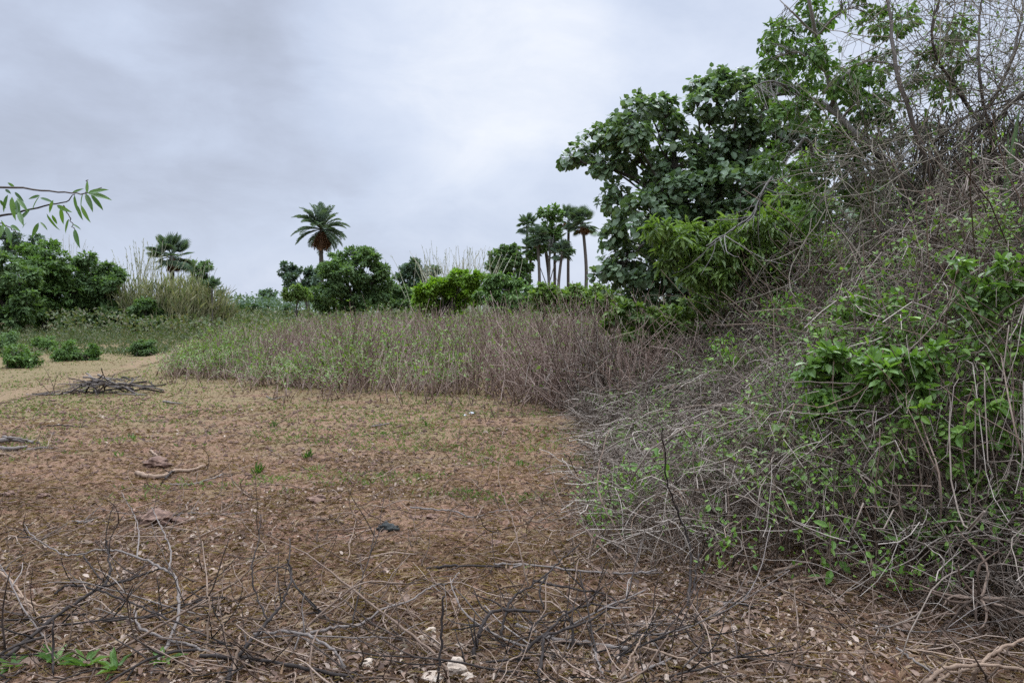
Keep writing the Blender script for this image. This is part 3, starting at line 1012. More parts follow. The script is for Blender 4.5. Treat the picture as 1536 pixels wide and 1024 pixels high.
# ------------------------------------------------------------------ shrubs on the left, low weeds
def build_left():
    L = [(28, 552, [(28, 530, 14), (15, 540, 13), (40, 540, 14), (28, 545, 16)], 'dark round bush nearest the left border'),
         (6, 530, [(4, 508, 14), (14, 516, 12), (-8, 518, 14)], 'dark bush cut by the left border behind the nearest bush'),
         (72, 526, [(68, 512, 11), (80, 514, 10), (72, 520, 11)], 'low green bush third from the left border'),
         (98, 541, [(92, 524, 13), (106, 526, 12), (98, 534, 13), (112, 536, 8)], 'rounded bush with paler top beside the track'),
         (137, 540, [(137, 528, 9), (134, 534, 8), (142, 534, 7)], 'smallest round bush beside the track'),
         (213, 534, [(213, 516, 11), (206, 524, 9), (220, 525, 10)], 'lone dark bush at the left end of the weed field')]
    for (x, by, bl, lab) in L:
        Y = on(x, by)[1]
        bl = [(q[0], q[1], q[2] * 1.25) for q in bl]
        make_tree('round_bush', lab, 'bush', x, Y, bl, 1500, .09, .045, 'leaf_mid' if x not in (6, 213) else 'leaf_dark', trunk_r=.02, fork=.3, stems=3, twig_r=.006, group='round bushes beside the track')
    # grey bare bush
    base = on(50, 505)
    root = empty('twiggy_bush', base, 'greyish half bare bush in front of the left trees', 'bush')
    N = 260
    d = np.stack([rng.normal(size=N) * .6, rng.normal(size=N) * .5, .5 + rng.random(N)], -1)
    P = wander(np.repeat(base[None], N, 0), d, .8 + .9 * rng.random(N), 7, .12, .12)
    b = MB()
    b.tubes(P, np.linspace(.014, .006, 7)[None] * np.ones((N, 1)), 3)
    b.build('stems', M['twig'], root, base)
    b = MB()
    q = P[:, 2:].reshape(-1, 3)
    b.leaves(q, rdir(len(q)), rdir(len(q)), .09, .05, 'diamond')
    b.build('leaves', M['leaf_dull'], root, base)
    # low weeds in front of the far trees
    b = MB()
    N = 7500
    Y = 27 + 30 * rng.random(N)
    X = (-.80 + .42 * rng.random(N)) * Y
    k = (vnoise(X / 3, Y / 3, 1) + .02 * (Y - 36)) > -.1
    X, Y = X[k], Y[k]
    N = len(X)
    hh = .15 + .65 * rng.random(N) * np.clip((Y - 26) / 14, .15, 1.1)
    m = 7
    p = np.stack([np.repeat(X, m) + rng.normal(size=N * m) * .12, np.repeat(Y, m) + rng.normal(size=N * m) * .12, np.repeat(hh, m) * rng.random(N * m)], -1)
    b.leaves(p, rdir(N * m) * .8 + np.array([0, 0, .8]), rdir(N * m), .16, .05, 'diamond')
    tag(b.build('low_weeds', M['leaf_dull']), 'low green weeds in front of the far left trees', 'weeds', kind='stuff')


# ------------------------------------------------------------------ the field of dry weeds
def weed_arrays(pos, H, leafy, K=6):
    """stems and forks with leaves: returns paths, radii, leaf positions, leaf directions"""
    N = len(pos)
    d = np.stack([rng.normal(size=N) * .2 + 1.1 * vnoise(pos[:, 0] / 1.1, pos[:, 1] / 1.1, 7), rng.normal(size=N) * .2 + .6 * vnoise(pos[:, 0] / 1.1 + 9, pos[:, 1] / 1.1, 7), np.ones(N)], -1)
    P = wander(pos - np.array([0, 0, .03]), d, H, K, .07, .08)
    paths = [P]
    rad = [(.0065 + .0055 * rng.random(N))[:, None] * np.linspace(1.1, .45, K)[None]]
    for f in range(2):
        k = rng.integers(1, K - 1, N)
        st = P[np.arange(N), k]
        dd = np.stack([rng.normal(size=N) * .35, rng.normal(size=N) * .35, .9 * np.ones(N)], -1)
        rem = H * (1 - k / (K - 1)) * (.6 + .6 * rng.random(N))
        paths.append(wander(st, dd, rem, K, .08, .09))
        rad.append(.0035 * np.linspace(1.1, .6, K)[None] * np.ones((N, 1)))
    PP, RR = np.concatenate(paths), np.concatenate(rad)
    hz = PP[:, 2:].reshape(-1, 3)
    lf = np.tile(leafy, 3).repeat(K - 2)
    own = np.tile(pos[:, 2] + H * .4, 3).repeat(K - 2)
    pr = lf * (.4 + .6 * (hz[:, 2] > own))
    q = np.concatenate([hz[rng.random(len(hz)) < pr] for _ in range(3)])
    return PP, RR, q


def add_weeds(b, pos, H, leafy, scale=1.0):
    P, R, q = weed_arrays(pos, H, leafy)
    b.tubes(P, R * scale, 3 if len(pos) > 20 else 5, 0)
    n = len(q)
    if n:
        q = q + rng.normal(size=q.shape) * .03
        s = .035 + .07 * rng.random(n) ** 1.5
        b.leaves(q, rdir(n) + np.array([0, 0, .15]), np.array([0, 0, .9]) + rdir(n) * .7, s * scale ** .5, s * .55 * scale ** .5, 'diamond', 1)


FE = np.array([(-12.0, 27.0), (-9.9, 21.5), (-8.2, 18.5), (-6.6, 16.8), (-5.0, 15.4), (-3.4, 14.4), (-1.6, 13.8), (-.4, 13.2), (.6, 12.3), (1.3, 11.4), (2.2, 11.0), (7, 11.0), (14, 12)])


def field_front(x):
    x = np.asarray(x, float)
    return np.interp(x, FE[:, 0], FE[:, 1]) + 1.6 * vnoise(x / 1.7, x * 0 + 3.3, 3) + .9 * vnoise(x / .5, x * 0 + 8.1, 5) + .2


def weed_height(x, y):
    h = np.interp(x / y, [-.52, -.40, -.28, -.18, -.05, .08, .16, .3], [.75, .92, 1.15, 1.42, 1.5, 1.7, 1.95, 2.0])
    fr = np.clip((y - field_front(x)) / 2.0, 0, 1)
    return h * (.72 + .28 * fr) * (1 + .7 * vnoise(x / 1.6, y / 1.6, 2) + .3 * vnoise(x / .5, y / .5, 6))


def weed_leafy(x, y):
    v = .20 + 1.2 * vnoise(x / 1.5 + 3, y / 1.8, 4) + np.interp(x / y, [-.5, -.35, -.22, -.05, .1], [.30, .28, 0, -.08, .10])
    return np.clip(v, .02, .8)


def build_field():
    # front edge: individual plants
    protos = []
    for k in range(14):
        b = MB()
        H = np.array([.85 + .03 * k])
        add_weeds(b, np.zeros((1, 3)), H, np.array([[.0, .05, .25, .5][k % 4]]))
        o = b.build('dry_weed', [M['stalk'], M['leaf_field']])
        protos.append((o, H[0], k % 4))
    xs = np.sort(-9.8 + 11.6 * rng.random(300))
    for i, x in enumerate(xs):
        y = float(field_front(x)) + abs(rng.normal()) * .6 - .25 - (2.0 * rng.random() ** 2 if i % 2 == 0 else 0)
        lf = float(weed_leafy(x, y))
        want = 3 if lf > .45 else 2 if lf > .28 else 1 if lf > .15 else 0
        if i < 14:
            o, H, _ = protos[i]
        else:
            c = [p for p in protos if p[2] == want]
            o0, H, _ = c[rng.integers(len(c))]
            o = o0.copy()
            COL.objects.link(o)
        s = float(weed_height(x, y)) / H * (.45 + .7 * rng.random())
        o.location = gxy(x, y)
        o.rotation_euler = (0, 0, rng.random() * 2 * PI)
        o.scale = (1, 1, s)
        tag(o, 'thin dry brown weed standing along the front edge of the weed field', 'weed', 'dry weeds along the front of the field')
    # the rest of the field
    b = MB()
    N = 17500
    x = -24 + 38 * rng.random(N)
    dep = 26 * rng.random(N) ** 2.1
    y = field_front(x) + .1 + dep
    k = (x / y > -.60 + .03 * vnoise(x, y, 3)) & (x / y < .62) & ~((x > xb(np.minimum(y, 13.9)) + 1.5) & (y < 12.5)) & (x > -11 - .1 * dep)
    k &= ~((x / y < -.43) & (y > 36))
    k &= rng.random(len(x)) < np.clip(.3 + dep / 1.6, 0, 1)
    k &= (vnoise(x / 1.3 + 5, y / 1.0, 0) + .6 * rng.random(len(x)) > -.12) | (dep > 9)
    x, y = x[k], y[k]
    pos = np.stack([x, y, gz(x, y)], -1)
    near = y < field_front(x) + 9
    lf = weed_leafy(x, y)
    H = weed_height(x, y) * (.65 + .55 * rng.random(len(x)) ** 1.5)
    add_weeds(b, pos[near], H[near], lf[near] * .5, 1.15)
    add_weeds(b, pos[~near], H[~near], lf[~near] * .6, 1.8)
    o = b.build('weed_field', [M['stalk'], M['leaf_field']])
    tag(o, 'dense field of thin dry weeds with green tops', 'weed field', kind='stuff')
    # cut stubble in front of the field
    proto = None
    for i in range(30):
        xx = 420 + 400 * rng.random()
        p = on(xx, 600 + 32 * rng.random() ** 1.4 + (8 if xx > 650 else 0))
        if i < 6:
            b = MB()
            k = 1 + i % 3
            st = np.stack([rng.normal(size=k) * .025, rng.normal(size=k) * .025, np.full(k, -.02)], -1)
            P = wander(st, np.stack([rng.normal(size=k) * .25, rng.normal(size=k) * .25, np.ones(k)], -1), .16 + .2 * rng.random(k), 5, .05, .08)
            b.tubes(P, np.linspace(.012, .006, 5)[None] * np.ones((k, 1)), 6)
            o = b.build('cut_stalk', M['twig_brown'])
            proto = (proto or []) + [o]
        else:
            o = proto[i % 6].copy()
            COL.objects.link(o)
        o.location = p
        o.rotation_euler = (0, 0, rng.random() * 6.28)
        s = .4 + .35 * rng.random()
        o.scale = (s, s, s)
        tag(o, 'short dark cut stalk standing in the earth before the weed field', 'stalk', 'cut stalks before the weed field')


# ------------------------------------------------------------------ the thicket on the right
def build_thicket():
    # mass of dry stems
    b = MB()

    def place(N, ylo, yhi, umax):
        y = ylo + (yhi - ylo) * rng.random(N) ** 1.25
        u = umax * rng.random(N) ** .85
        x = xb(y) - .10 + u
        return x, y
    N = 15500
    x, y = place(N, 3.2, 12.8, 5.6)
    H = thick_h(x, y)
    f = rng.random(N) ** .55
    z = gz(x, y) + H * f
    a = rng.random(N) * 2 * PI
    el = rng.normal(size=N) * np.where(x - xb(y) > 1.0, .75, .4) + .15
    d = np.stack([np.cos(a) * np.cos(el), np.sin(a) * np.cos(el) * .8, np.sin(el)], -1)
    K = 9
    K = 12
    P = wander(np.stack([x, y, z], -1), d, .4 + 1.1 * rng.random(N), K, .32, .19, .03)
    P = P - (P[:, K // 2:K // 2 + 1] - P[:, :1]) * .8
    g = gz(P[..., 0], P[..., 1])
    hh = thick_h(P[..., 0], P[..., 1]) + g
    inside = P[..., 0] > xb(P[..., 1]) - .35
    P[..., 2] = np.clip(P[..., 2], g + .01, np.maximum(hh * 1.0 + .14 + .1 * rng.random((N, 1)), g + .03))
    ok = inside.mean(1) > np.where(P[:, 0, 1] < 5.5, .9, .6)
    P = P[ok]
    n = len(P)
    R = (.0021 + .0044 * rng.random(n) ** 3)[:, None] * np.linspace(1, .6, K)[None] * np.clip(P[:, :1, 1] / 7, .8, 1.3)
    b.tubes(P, R, 4)
    tag(b.build('dry_stem_tangle', M['twig']), 'dense tangle of dry grey stems heaped on the right', 'tangle', kind='stuff')
    # browner brush inside, standing stems
    b = MB()
    N = 4200
    x, y = place(N, 3.6, 13.5, 6.0)
    H = thick_h(x, y)
    z = gz(x, y)
    P = wander(np.stack([x, y, z], -1), np.stack([rng.normal(size=N) * .25, rng.normal(size=N) * .25, .7 + rng.random(N)], -1), H * (.75 + .5 * rng.random(N)), 8, .26, .18)
    R = (.003 + .005 * rng.random(N) ** 2)[:, None] * np.linspace(1.2, .5, 8)[None]
    b.tubes(P, R, 4)
    tag(b.build('dry_brush', M['twig_brown']), 'standing brown brush inside the tangle on the right', 'brush', kind='stuff')
    # loose creeper leaves through the tangle
    b = MB()
    N = 11000
    x, y = place(N, 3.9, 13, 5.6)
    k = vnoise(x / .7, y / .7, 3) + .5 * vnoise(x / .25, y / .25, 1) + .05 * (x - xb(y)) > .08
    x, y = x[k], y[k]
    n = len(x)
    z = gz(x, y) + thick_h(x, y) * (.55 + .55 * rng.random(n)) + .03
    m = 5
    p = np.repeat(np.stack([x, y, z], -1), m, 0) + rng.normal(size=(n * m, 3)) * .05
    s = .018 + .030 * rng.random(n * m)
    b.leaves(p, rdir(n * m) + np.array([0, -.2, -.1]), np.array([0, -.4, .8]) + rdir(n * m) * .6, s, s * .6, 'oval')
    tag(b.build('creeper_leaves', M['weed']), 'small green creeper leaves scattered through the tangle', 'creeper leaves', kind='stuff')

    # stout stems one can follow by eye
    traced = [([(1075, 440, 0), (1140, 470, .0), (1190, 540, 0), (1260, 590, 0), (1300, 650, 0)], 'm'),
              ([(1420, 560, 0), (1424, 610, 0), (1430, 650, 0)], 'm')]
    for i in range(84):
        y = 3.9 + 7.5 * rng.random() ** 1.2
        u = .2 + 4.2 * rng.random()
        x = float(xb(y)) + u
        h = float(thick_h(x, y))
        p = np.array([[x, y, float(gz(x, y)) + h * (.85 + .3 * rng.random())]])
        a = rng.random() * 2 * PI
        P = wander(p, np.array([[math.cos(a), .35 * math.sin(a), rng.normal() * .6]]), np.array([.9 + 1.3 * rng.random()]), 16, .26, .14)[0]
        P = P - (P[8] - P[0])
        P[:, 2] = np.clip(P[:, 2], gz(P[:, 0], P[:, 1]) + .03, gz(P[:, 0], P[:, 1]) + thick_h(P[:, 0], P[:, 1]) + .30 + .2 * rng.random(len(P)))
        b = MB()
        b.tubes(P, np.linspace(.0055, .0028, 16) * (.6 + .6 * rng.random()), 6)
        k = rng.integers(3, 14, 3)
        sw = wander(P[k], rdir(3), np.array([.25, .35, .2]), 6, .12, .12)
        b.tubes(sw, np.linspace(.004, .0025, 6)[None] * np.ones((3, 1)), 5)
        tag(b.build('dry_vine_stem', M['twig'] if i % 6 else M['tan_wood'], None, P[0]), 'long dry stem arching over the tangle on the right', 'stem', 'long stems over the tangle')


def sprig(base, h, n_st, n_lf, L, Wd, name, label, cat, group=None, mat='weed', kind='oval', spread=.5, stem='twig_brown', r=.004):
    root = empty(name, base, label, cat, group)
    st = np.repeat(np.asarray(base)[None], n_st, 0) + np.stack([rng.normal(size=n_st) * .02, rng.normal(size=n_st) * .02, np.full(n_st, -.02)], -1)
    P = wander(st, np.stack([rng.normal(size=n_st) * spread, rng.normal(size=n_st) * spread, np.ones(n_st)], -1), h * (.6 + .5 * rng.random(n_st)), 8, .08, .08)
    b = MB()
    b.tubes(P, np.linspace(1.2, .5, 8)[None] * r * np.ones((n_st, 1)), 5)
    b.build('stem', M[stem], root, base)
    q = P[rng.integers(0, n_st, n_lf), rng.integers(2, 8, n_lf)] + rng.normal(size=(n_lf, 3)) * L * .35
    b = MB()
    s = .6 + .7 * rng.random(n_lf)
    b.leaves(q, rdir(n_lf) + np.array([0, -.1, .05]), np.array([0, -.35, .9]) + rdir(n_lf) * .5, L * s, Wd * s, kind)
    b.build('leaves', M[mat], root, base)
    return root


def build_distance():
    # belt of scrub that closes the view behind field and clearing
    b = MB()
    n = 900
    Y = 92 + 45 * rng.random(n)
    X = (-1.0 + 2.0 * rng.random(n)) * Y
    H = 1.6 + 2.2 * np.clip(vnoise(X / 9, Y / 30, 2) + .5, 0, 1) + 1.0 * rng.random(n)
    m = 46
    p = np.stack([np.repeat(X, m) + rng.normal(size=n * m) * 1.3, np.repeat(Y, m) + rng.normal(size=n * m), np.repeat(H, m) * rng.random(n * m) ** .7], -1)
    s = .38 + .3 * rng.random(n * m)
    b.leaves(p, rdir(n * m), np.array([0, 0, .9]) + rdir(n * m) * .8, s, s * .6, 'diamond')
    tag(b.build('distant_scrub', M['leaf_hazed']), 'far belt of low scrub along the skyline', 'scrub', kind='stuff')
    # rank weeds between the field and the trees
    b = MB()
    n = 2600
    Y = 38 + 40 * rng.random(n)
    X = (-.62 + .9 * rng.random(n)) * Y
    H = .9 + 1.2 * np.clip(vnoise(X / 4, Y / 5, 6) + .5, 0, 1)
    m = 12
    p = np.stack([np.repeat(X, m) + rng.normal(size=n * m) * .35, np.repeat(Y, m) + rng.normal(size=n * m) * .3, np.repeat(H, m) * rng.random(n * m) ** .7], -1)
    s = .16 + .16 * rng.random(n * m)
    b.leaves(p, rdir(n * m) + np.array([0, 0, .3]), np.array([0, 0, .8]) + rdir(n * m) * .8, s, s * .5, 'diamond')
    tag(b.build('rank_weeds', M['leaf_dull']), 'rank green weeds between the dry field and the trees', 'weeds', kind='stuff')


def build_thicket_plants():
    # leafy shrub in the middle of the tangle
    make_tree('leafy_shrub', 'compact bright green leafy shrub in the middle of the tangle', 'shrub', 1255, surf_y(1255, 590),
              [(1235, 535, 22), (1265, 530, 24), (1250, 560, 30), (1225, 575, 22), (1280, 570, 24), (1245, 595, 24), (1275, 600, 18), (1230, 610, 16), (1210, 555, 16), (1300, 545, 16)], 480, .075, .048, 'leaf_bright', 'twig_brown', 'oval', trunk_r=.012,
              stems=3, fork=.4, twig_r=.003, sub=8)
    make_tree('leafy_shrub', 'loose green shrub right of the compact shrub in the tangle', 'shrub', 1350, surf_y(1350, 575),
              [(1320, 560, 22), (1350, 545, 24), (1385, 555, 22), (1360, 580, 24), (1330, 590, 16), (1400, 530, 16)], 330, .08, .045, 'leaf_bright', 'twig_brown', 'oval', trunk_r=.010, stems=3, fork=.4, twig_r=.003, sub=8)
    make_tree('creeper_shrub', 'green creeper climbing the tangle at the right border', 'shrub', 1490, surf_y(1490, 470),
              [(1440, 400, 18), (1470, 420, 24), (1510, 400, 24), (1500, 440, 28), (1470, 460, 22), (1530, 450, 26), (1440, 450, 16), (1520, 490, 24), (1480, 510, 20)], 300, .075, .04, 'leaf_bright', 'twig_brown', 'oval', trunk_r=.010,
              stems=3, fork=.5, twig_r=.003, sub=9)
    make_tree('creeper_shrub', 'green creeper low down at the right border of the tangle', 'shrub', 1500, surf_y(1480, 640),
              [(1470, 610, 22), (1520, 600, 26), (1490, 650, 26), (1440, 640, 20), (1530, 670, 24), (1430, 690, 16), (1380, 620, 16)], 140, .07, .04, 'weed', 'twig_brown', 'oval', trunk_r=.009, stems=3, fork=.4, twig_r=.003, sub=7)
    make_tree('leafy_shrub', 'olive leafy shrub at the foot of the round leaved tree', 'shrub', 960, 11.6,
              [(930, 460, 20), (960, 470, 24), (990, 478, 22), (950, 500, 22), (985, 505, 22), (920, 490, 18), (1010, 490, 18)], 1000, .10, .055, 'leaf_field', 'stalk', 'oval', trunk_r=.012, stems=4, fork=.3, twig_r=.004, sub=9)
    make_tree('leafy_shrub', 'olive leafy shrub behind the tangle below the bright climber', 'shrub', 1060, 11.0,
              [(1030, 460, 20), (1060, 450, 22), (1090, 465, 22), (1050, 485, 22), (1085, 495, 20)], 620, .09, .05, 'leaf_field', 'stalk', 'oval', trunk_r=.012, stems=4, fork=.3, twig_r=.004, sub=9)
    for (px, py, Y, n) in ((1200, 480, 8.0, 420), (1130, 540, 8.0, 300), (1310, 470, 7.2, 420), (1400, 480, 6.8, 420), (1455, 560, 5.6, 300), (1180, 640, 6.6, 260), (1330, 690, 5.2, 260), (1080, 640, 7.2, 220), (1420, 760, 4.7, 220),
                           (1260, 440, 8.6, 360), (1500, 540, 5.4, 320), (1380, 640, 5.4, 300), (1160, 720, 5.6, 160), (1520, 720, 4.6, 220), (1290, 520, 6.8, 360), (1440, 360, 6.9, 260), (1040, 560, 8.8, 260), (1240, 680, 5.8, 220)):
        make_tree('creeper_shrub', 'thin green creeper sprawling over the dry stems of the tangle', 'shrub', px, surf_y(px, py) + .15,
                  rb(8, px - 65, px + 65, py - 45, py + 45, 18, 34), int(n * (.5 if py < 600 else .3)), .054, .031, 'leaf_climb' if n % 3 else 'weed', 'twig_brown', 'oval', trunk_r=.008, stems=2, fork=.5, twig_r=.0025, sub=14,
                  group='thin creepers over the tangle')
    # dead bushes at the corner of the field
    for i, (px, py, top, lab) in enumerate(((850, 612, 480, 'dead brown bush at the right corner of the weed field'), (905, 622, 470, 'dead brown bush second from the corner of the weed field'),
                                            (955, 632, 485, 'dead brown bush leaning right beside the tangle'), (990, 640, 500, 'dead pale bush merging into the tangle'),
                                            (800, 606, 500, 'dead thin bush left of the weed field corner'))):
        base = on(px, py)
        Y = base[1]
        H = at(px, top, Y)[2]
        root = empty('dead_bush', base, lab, 'bush', 'dead bushes between field and tangle')
        N = 46
        d = np.stack([rng.normal(size=N) * .5 + .1 * i, rng.normal(size=N) * .4, .9 + .4 * rng.random(N)], -1)
        P = wander(np.repeat(base[None], N, 0) + rng.normal(size=(N, 3)) * np.array([.22, .2, 0]), d, H * (.65 + .5 * rng.random(N)), 10, .06, .09)
        b = MB()
        b.tubes(P, np.linspace(1.2, .5, 10)[None] * (.005 + .005 * rng.random((N, 1))), 4)
        k = rng.integers(3, 9, (N, 5))
        st = P[np.arange(N)[:, None], k].reshape(-1, 3)
        S = wander(st, rdir(len(st)) + np.array([.2, 0, .6]), .25 + .5 * rng.random(len(st)), 6, .12, .14)
        b.tubes(S, np.linspace(.0042, .0025, 6)[None] * np.ones((len(st), 1)), 3)
        b.build('stems', M['stalk'] if i != 1 else M['twig'], root, base)
    make_tree('shade_backing_shrub', 'added dark shrub standing in for deep shade behind the bare thorny tree', 'shrub', 1480, 9.3,  # leafy backing added to darken the hollow behind the twigs
              [(1400, 300, 34), (1440, 290, 40), (1480, 280, 44), (1520, 270, 44), (1560, 290, 44), (1420, 340, 44), (1460, 340, 48), (1510, 340, 50), (1550, 350, 50), (1400, 390, 40), (1450, 400, 46), (1500, 400, 46), (1550, 410, 46)],
              4800, .11, .06, 'leaf_dark', 'bark', 'oval', trunk_r=.04, stems=3, fork=.4, twig_r=.004, sub=14)
    # straw coloured dead grass below the leaning trees
    base = gxy((1275 - CX) / F * 10, 10)
    root = empty('dead_grass_clump', base, 'straw coloured dead grass hanging between the two right hand trees', 'grass clump')
    N = 420
    st = base + np.stack([rng.normal(size=N) * .32, rng.normal(size=N) * .25, np.zeros(N)], -1)
    P = wander(st, np.stack([rng.normal(size=N) * .22, rng.normal(size=N) * .2, np.ones(N)], -1), 1.6 + 1.1 * rng.random(N), 8, .06, .06, .03)
    b = MB()
    b.tubes(P, np.linspace(.007, .003, 8)[None] * np.ones((N, 1)), 3)
    b.build('blades', M['straw'], root, base)

    # leafy saplings and sprouts inside the tangle
    spots = []
    for i in range(46):
        y = 4.2 + 5.5 * rng.random() ** 1.1
        x = float(xb(y)) + .1 + 3.6 * rng.random()
        spots.append((x, y))
    for (x, y) in spots:
        h = float(thick_h(x, y)) + .12
        p = gxy(x, y)
        sprig(p, h + .1, 2, int(10 + 12 * rng.random()), .075, .042, 'leafy_sprout', 'fresh green sprout pushing through the tangle of dry stems', 'sprout', 'green sprouts in the tangle', spread=.18)
    for (px, py, h, n, lab) in ((1010, 800, .55, 34, 'tall green sprout beside the dark sapling at the tangle front'), (965, 745, .45, 22, 'green sprout left of the dark sapling'), (1065, 745, .45, 26, 'green sprout right of the dark sapling'),
                                (1330, 800, .4, 26, 'broad leaved sprout low at the front of the tangle'), (1180, 790, .3, 16, 'small pale sprout at the tangle front'), (890, 790, .18, 10, 'tiny sprout at the left tip of the tangle')):
        sprig(on(px, py), h, 4, n, .075, .042, 'leafy_sprout', lab, 'sprout', spread=.35)

    # tree leaning over from the right: leafy
    Y = 9.0
    base = gxy((1430 - CX) / F * Y, Y)
    root = empty('leaning_tree', base, 'leaning tree with sparse small green leaves at the upper right', 'tree')
    tr, cr = MB(), MB()
    limbs = [([(1430, 560), (1425, 430), (1385, 320), (1310, 225), (1245, 165), (1195, 140), (1128, 148)], .055),
             ([(1310, 225), (1262, 180), (1240, 110), (1225, 55), (1212, -10), (1205, -60)], .038),
             ([(1245, 165), (1262, 120), (1300, 92), (1350, 100)], .03), ([(1195, 140), (1160, 122), (1130, 130)], .018),
             ([(1385, 320), (1350, 240), (1330, 170), (1290, 130)], .03), ([(1240, 110), (1200, 80), (1165, 85)], .018), ([(1225, 55), (1190, 20), (1170, 0)], .016),
             ([(1225, 55), (1260, 20), (1300, 5)], .016), ([(1262, 180), (1290, 150), (1340, 150), (1380, 160)], .02), ([(1350, 240), (1300, 260), (1260, 240)], .016)]
    ends = []
    for pts, r in limbs:
        P = spline([at(x, y, Y + .3 * math.sin(i * 1.3 + len(pts))) if i else at(x, y, Y) for i, (x, y) in enumerate(pts)], 22, r * .12)
        tr.tubes(P, np.linspace(1, .35, 22) * r, 7)
        ends.append(P)
    bl = [(1200, 25, 34), (1165, 45, 18), (1235, 15, 34), (1175, 90, 24), (1150, 92, 14), (1135, 80, 10), (1215, 90, 30), (1262, 75, 36), (1300, 45, 28), (1300, 110, 42), (1345, 85, 32), (1345, 135, 34), (1255, 130, 34), (1290, 170, 40), (1215, 155, 26),
          (1150, 135, 18), (1130, 150, 10), (1335, 200, 34), (1285, 225, 30), (1345, 245, 30), (1255, 205, 20), (1385, 200, 24), (1300, 265, 26), (1270, 290, 24), (1380, 110, 20), (1190, 130, 20), (1370, 280, 18), (1215, -10, 30), (1275, -10, 30), (1190, 180, 30), (1230, 250, 30), (1170, 230, 28), (1210, 320, 28), (1320, 310, 24), (1140, 190, 24), (1265, 250, 30), (1320, 160, 30), (1400, 150, 24), (1410, 60, 26), (1350, 30, 26)]
    allp = np.concatenate(ends)
    for (x, y, r) in bl:
        R = r * Y / F
        c = at(x, y, Y) + np.array([0, rng.normal() * .35, 0])
        sc = clump_leaves(cr, c, R, int(210 * (r / 30) ** 2) + 12, .082, .046, 'oval', .5, sub=24)
        sc = sc[rng.random(len(sc)) < .4][:9]
        nearest = allp[np.argsort(((allp - c) ** 2).sum(1))[rng.integers(0, 14, len(sc))]]
        PP = np.stack([nearest + (sc - nearest) * t + np.array([0, 0, .12]) * R * math.sin(t * PI) for t in (0, .25, .5, .75, 1)], 1) + rng.normal(size=(len(sc), 5, 3)) * .012
        PP[:, 0] = nearest
        tr.tubes(PP, np.linspace(.005, .002, 5)[None] * np.ones((len(sc), 1)), 4)
    tr.build('trunk', M['bark_grey'], root, base)
    cr.build('crown', M['leaf_mid'], root, base)

    # bare thorny tree at the right border
    Y = 7.8
    base = gxy((1470 - CX) / F * Y, Y)
    root = empty('bare_thorn_tree', base, 'nearly leafless thorny tree with tangled twigs at the right border', 'tree')
    tr, tw, cr = MB(), MB(), MB()
    limbs = [([(1470, 600), (1485, 430), (1492, 300), (1488, 210), (1510, 160), (1560, 120)], .06), ([(1470, 600), (1440, 420), (1420, 330), (1385, 230), (1345, 110), (1335, 20), (1320, -40)], .04),
             ([(1492, 215), (1440, 140), (1400, 70), (1410, -20)], .025), ([(1420, 330), (1450, 220), (1500, 130), (1530, 40), (1535, -40)], .025), ([(1385, 230), (1440, 180), (1520, 150), (1590, 160)], .02),
             ([(1488, 210), (1470, 120), (1470, 20), (1480, -40)], .02), ([(1440, 420), (1370, 330), (1330, 250), (1290, 215)], .022), ([(1485, 430), (1550, 300), (1570, 200), (1580, 50)], .03), ([(1440, 420), (1400, 380), (1350, 350), (1300, 345)], .016)]
    LP = []
    for j, (pts, r) in enumerate(limbs):
        P = spline([at(x, y, Y + (.35 * math.sin(i * 1.1 + j) if i else 0)) for i, (x, y) in enumerate(pts)], 26, r * .2)
        tr.tubes(P, np.linspace(1, .3, 26) * r, 7)
        LP.append(P[7:])
    LP = np.concatenate(LP)
    N = 330
    st = LP[rng.integers(0, len(LP), N)]
    P = wander(st, rdir(N) * np.array([1, .7, 1]) + np.array([-.1, 0, .35]),   .5 + .9 * rng.random(N), 9, .28, .16)
    tw.tubes(P, np.linspace(1, .45, 9)[None] * (.0032 + .0034 * rng.random((N, 1))), 4)
    N2 = 1900
    st = P[rng.integers(0, N, N2), rng.integers(2, 9, N2)]
    P2 = wander(st, rdir(N2) + np.array([0, 0, .25]), .15 + .4 * rng.random(N2), 6, .3, .2)
    tw.tubes(P2, np.linspace(.0028, .0017, 6)[None] * np.ones((N2, 1)), 3)
    N4 = 620
    st = np.stack([at(1375 + 200 * rng.random(), 165 + 190 * rng.random(), Y + .8 * rng.random()) for _ in range(N4)])
    P4 = wander(st, np.stack([rng.normal(size=N4) * .35, rng.normal(size=N4) * .3, -1 - rng.random(N4)], -1), .7 + 1.3 * rng.random(N4), 10, .16, .12)
    tr.tubes(P4, np.linspace(.007, .003, 10)[None] * np.ones((N4, 1)), 4)
    # hanging dry twigs in its lower half
    N3 = 380
    low = LP[LP[:, 2] < 3.6]
    st = low[rng.integers(0, len(low), N3)] + rng.normal(size=(N3, 3)) * np.array([.35, .3, .2])
    P3 = wander(st, np.stack([rng.normal(size=N3) * .6, rng.normal(size=N3) * .4, -.5 - rng.random(N3)], -1), .6 + 1.1 * rng.random(N3), 9, .3, .16)
    tw.tubes(P3, np.linspace(.006, .003, 9)[None] * np.ones((N3, 1)), 4)
    q = np.concatenate([P2[rng.integers(0, N2, 1300), -1], P4[rng.integers(0, N4, 1500), rng.integers(2, 10, 1500)] + rng.normal(size=(1500, 3)) * .04])
    cr.leaves(q, rdir(2800), rdir(2800), .05, .027, 'diamond')
    tr.build('trunk', M['bark'], root, base)
    tw.build('twigs', M['twig_bare'], root, base)
    cr.build('leaves', M['leaf_field'], root, base)

    # bent grey branch hanging in front of the round leaved tree
    Y = 10.0
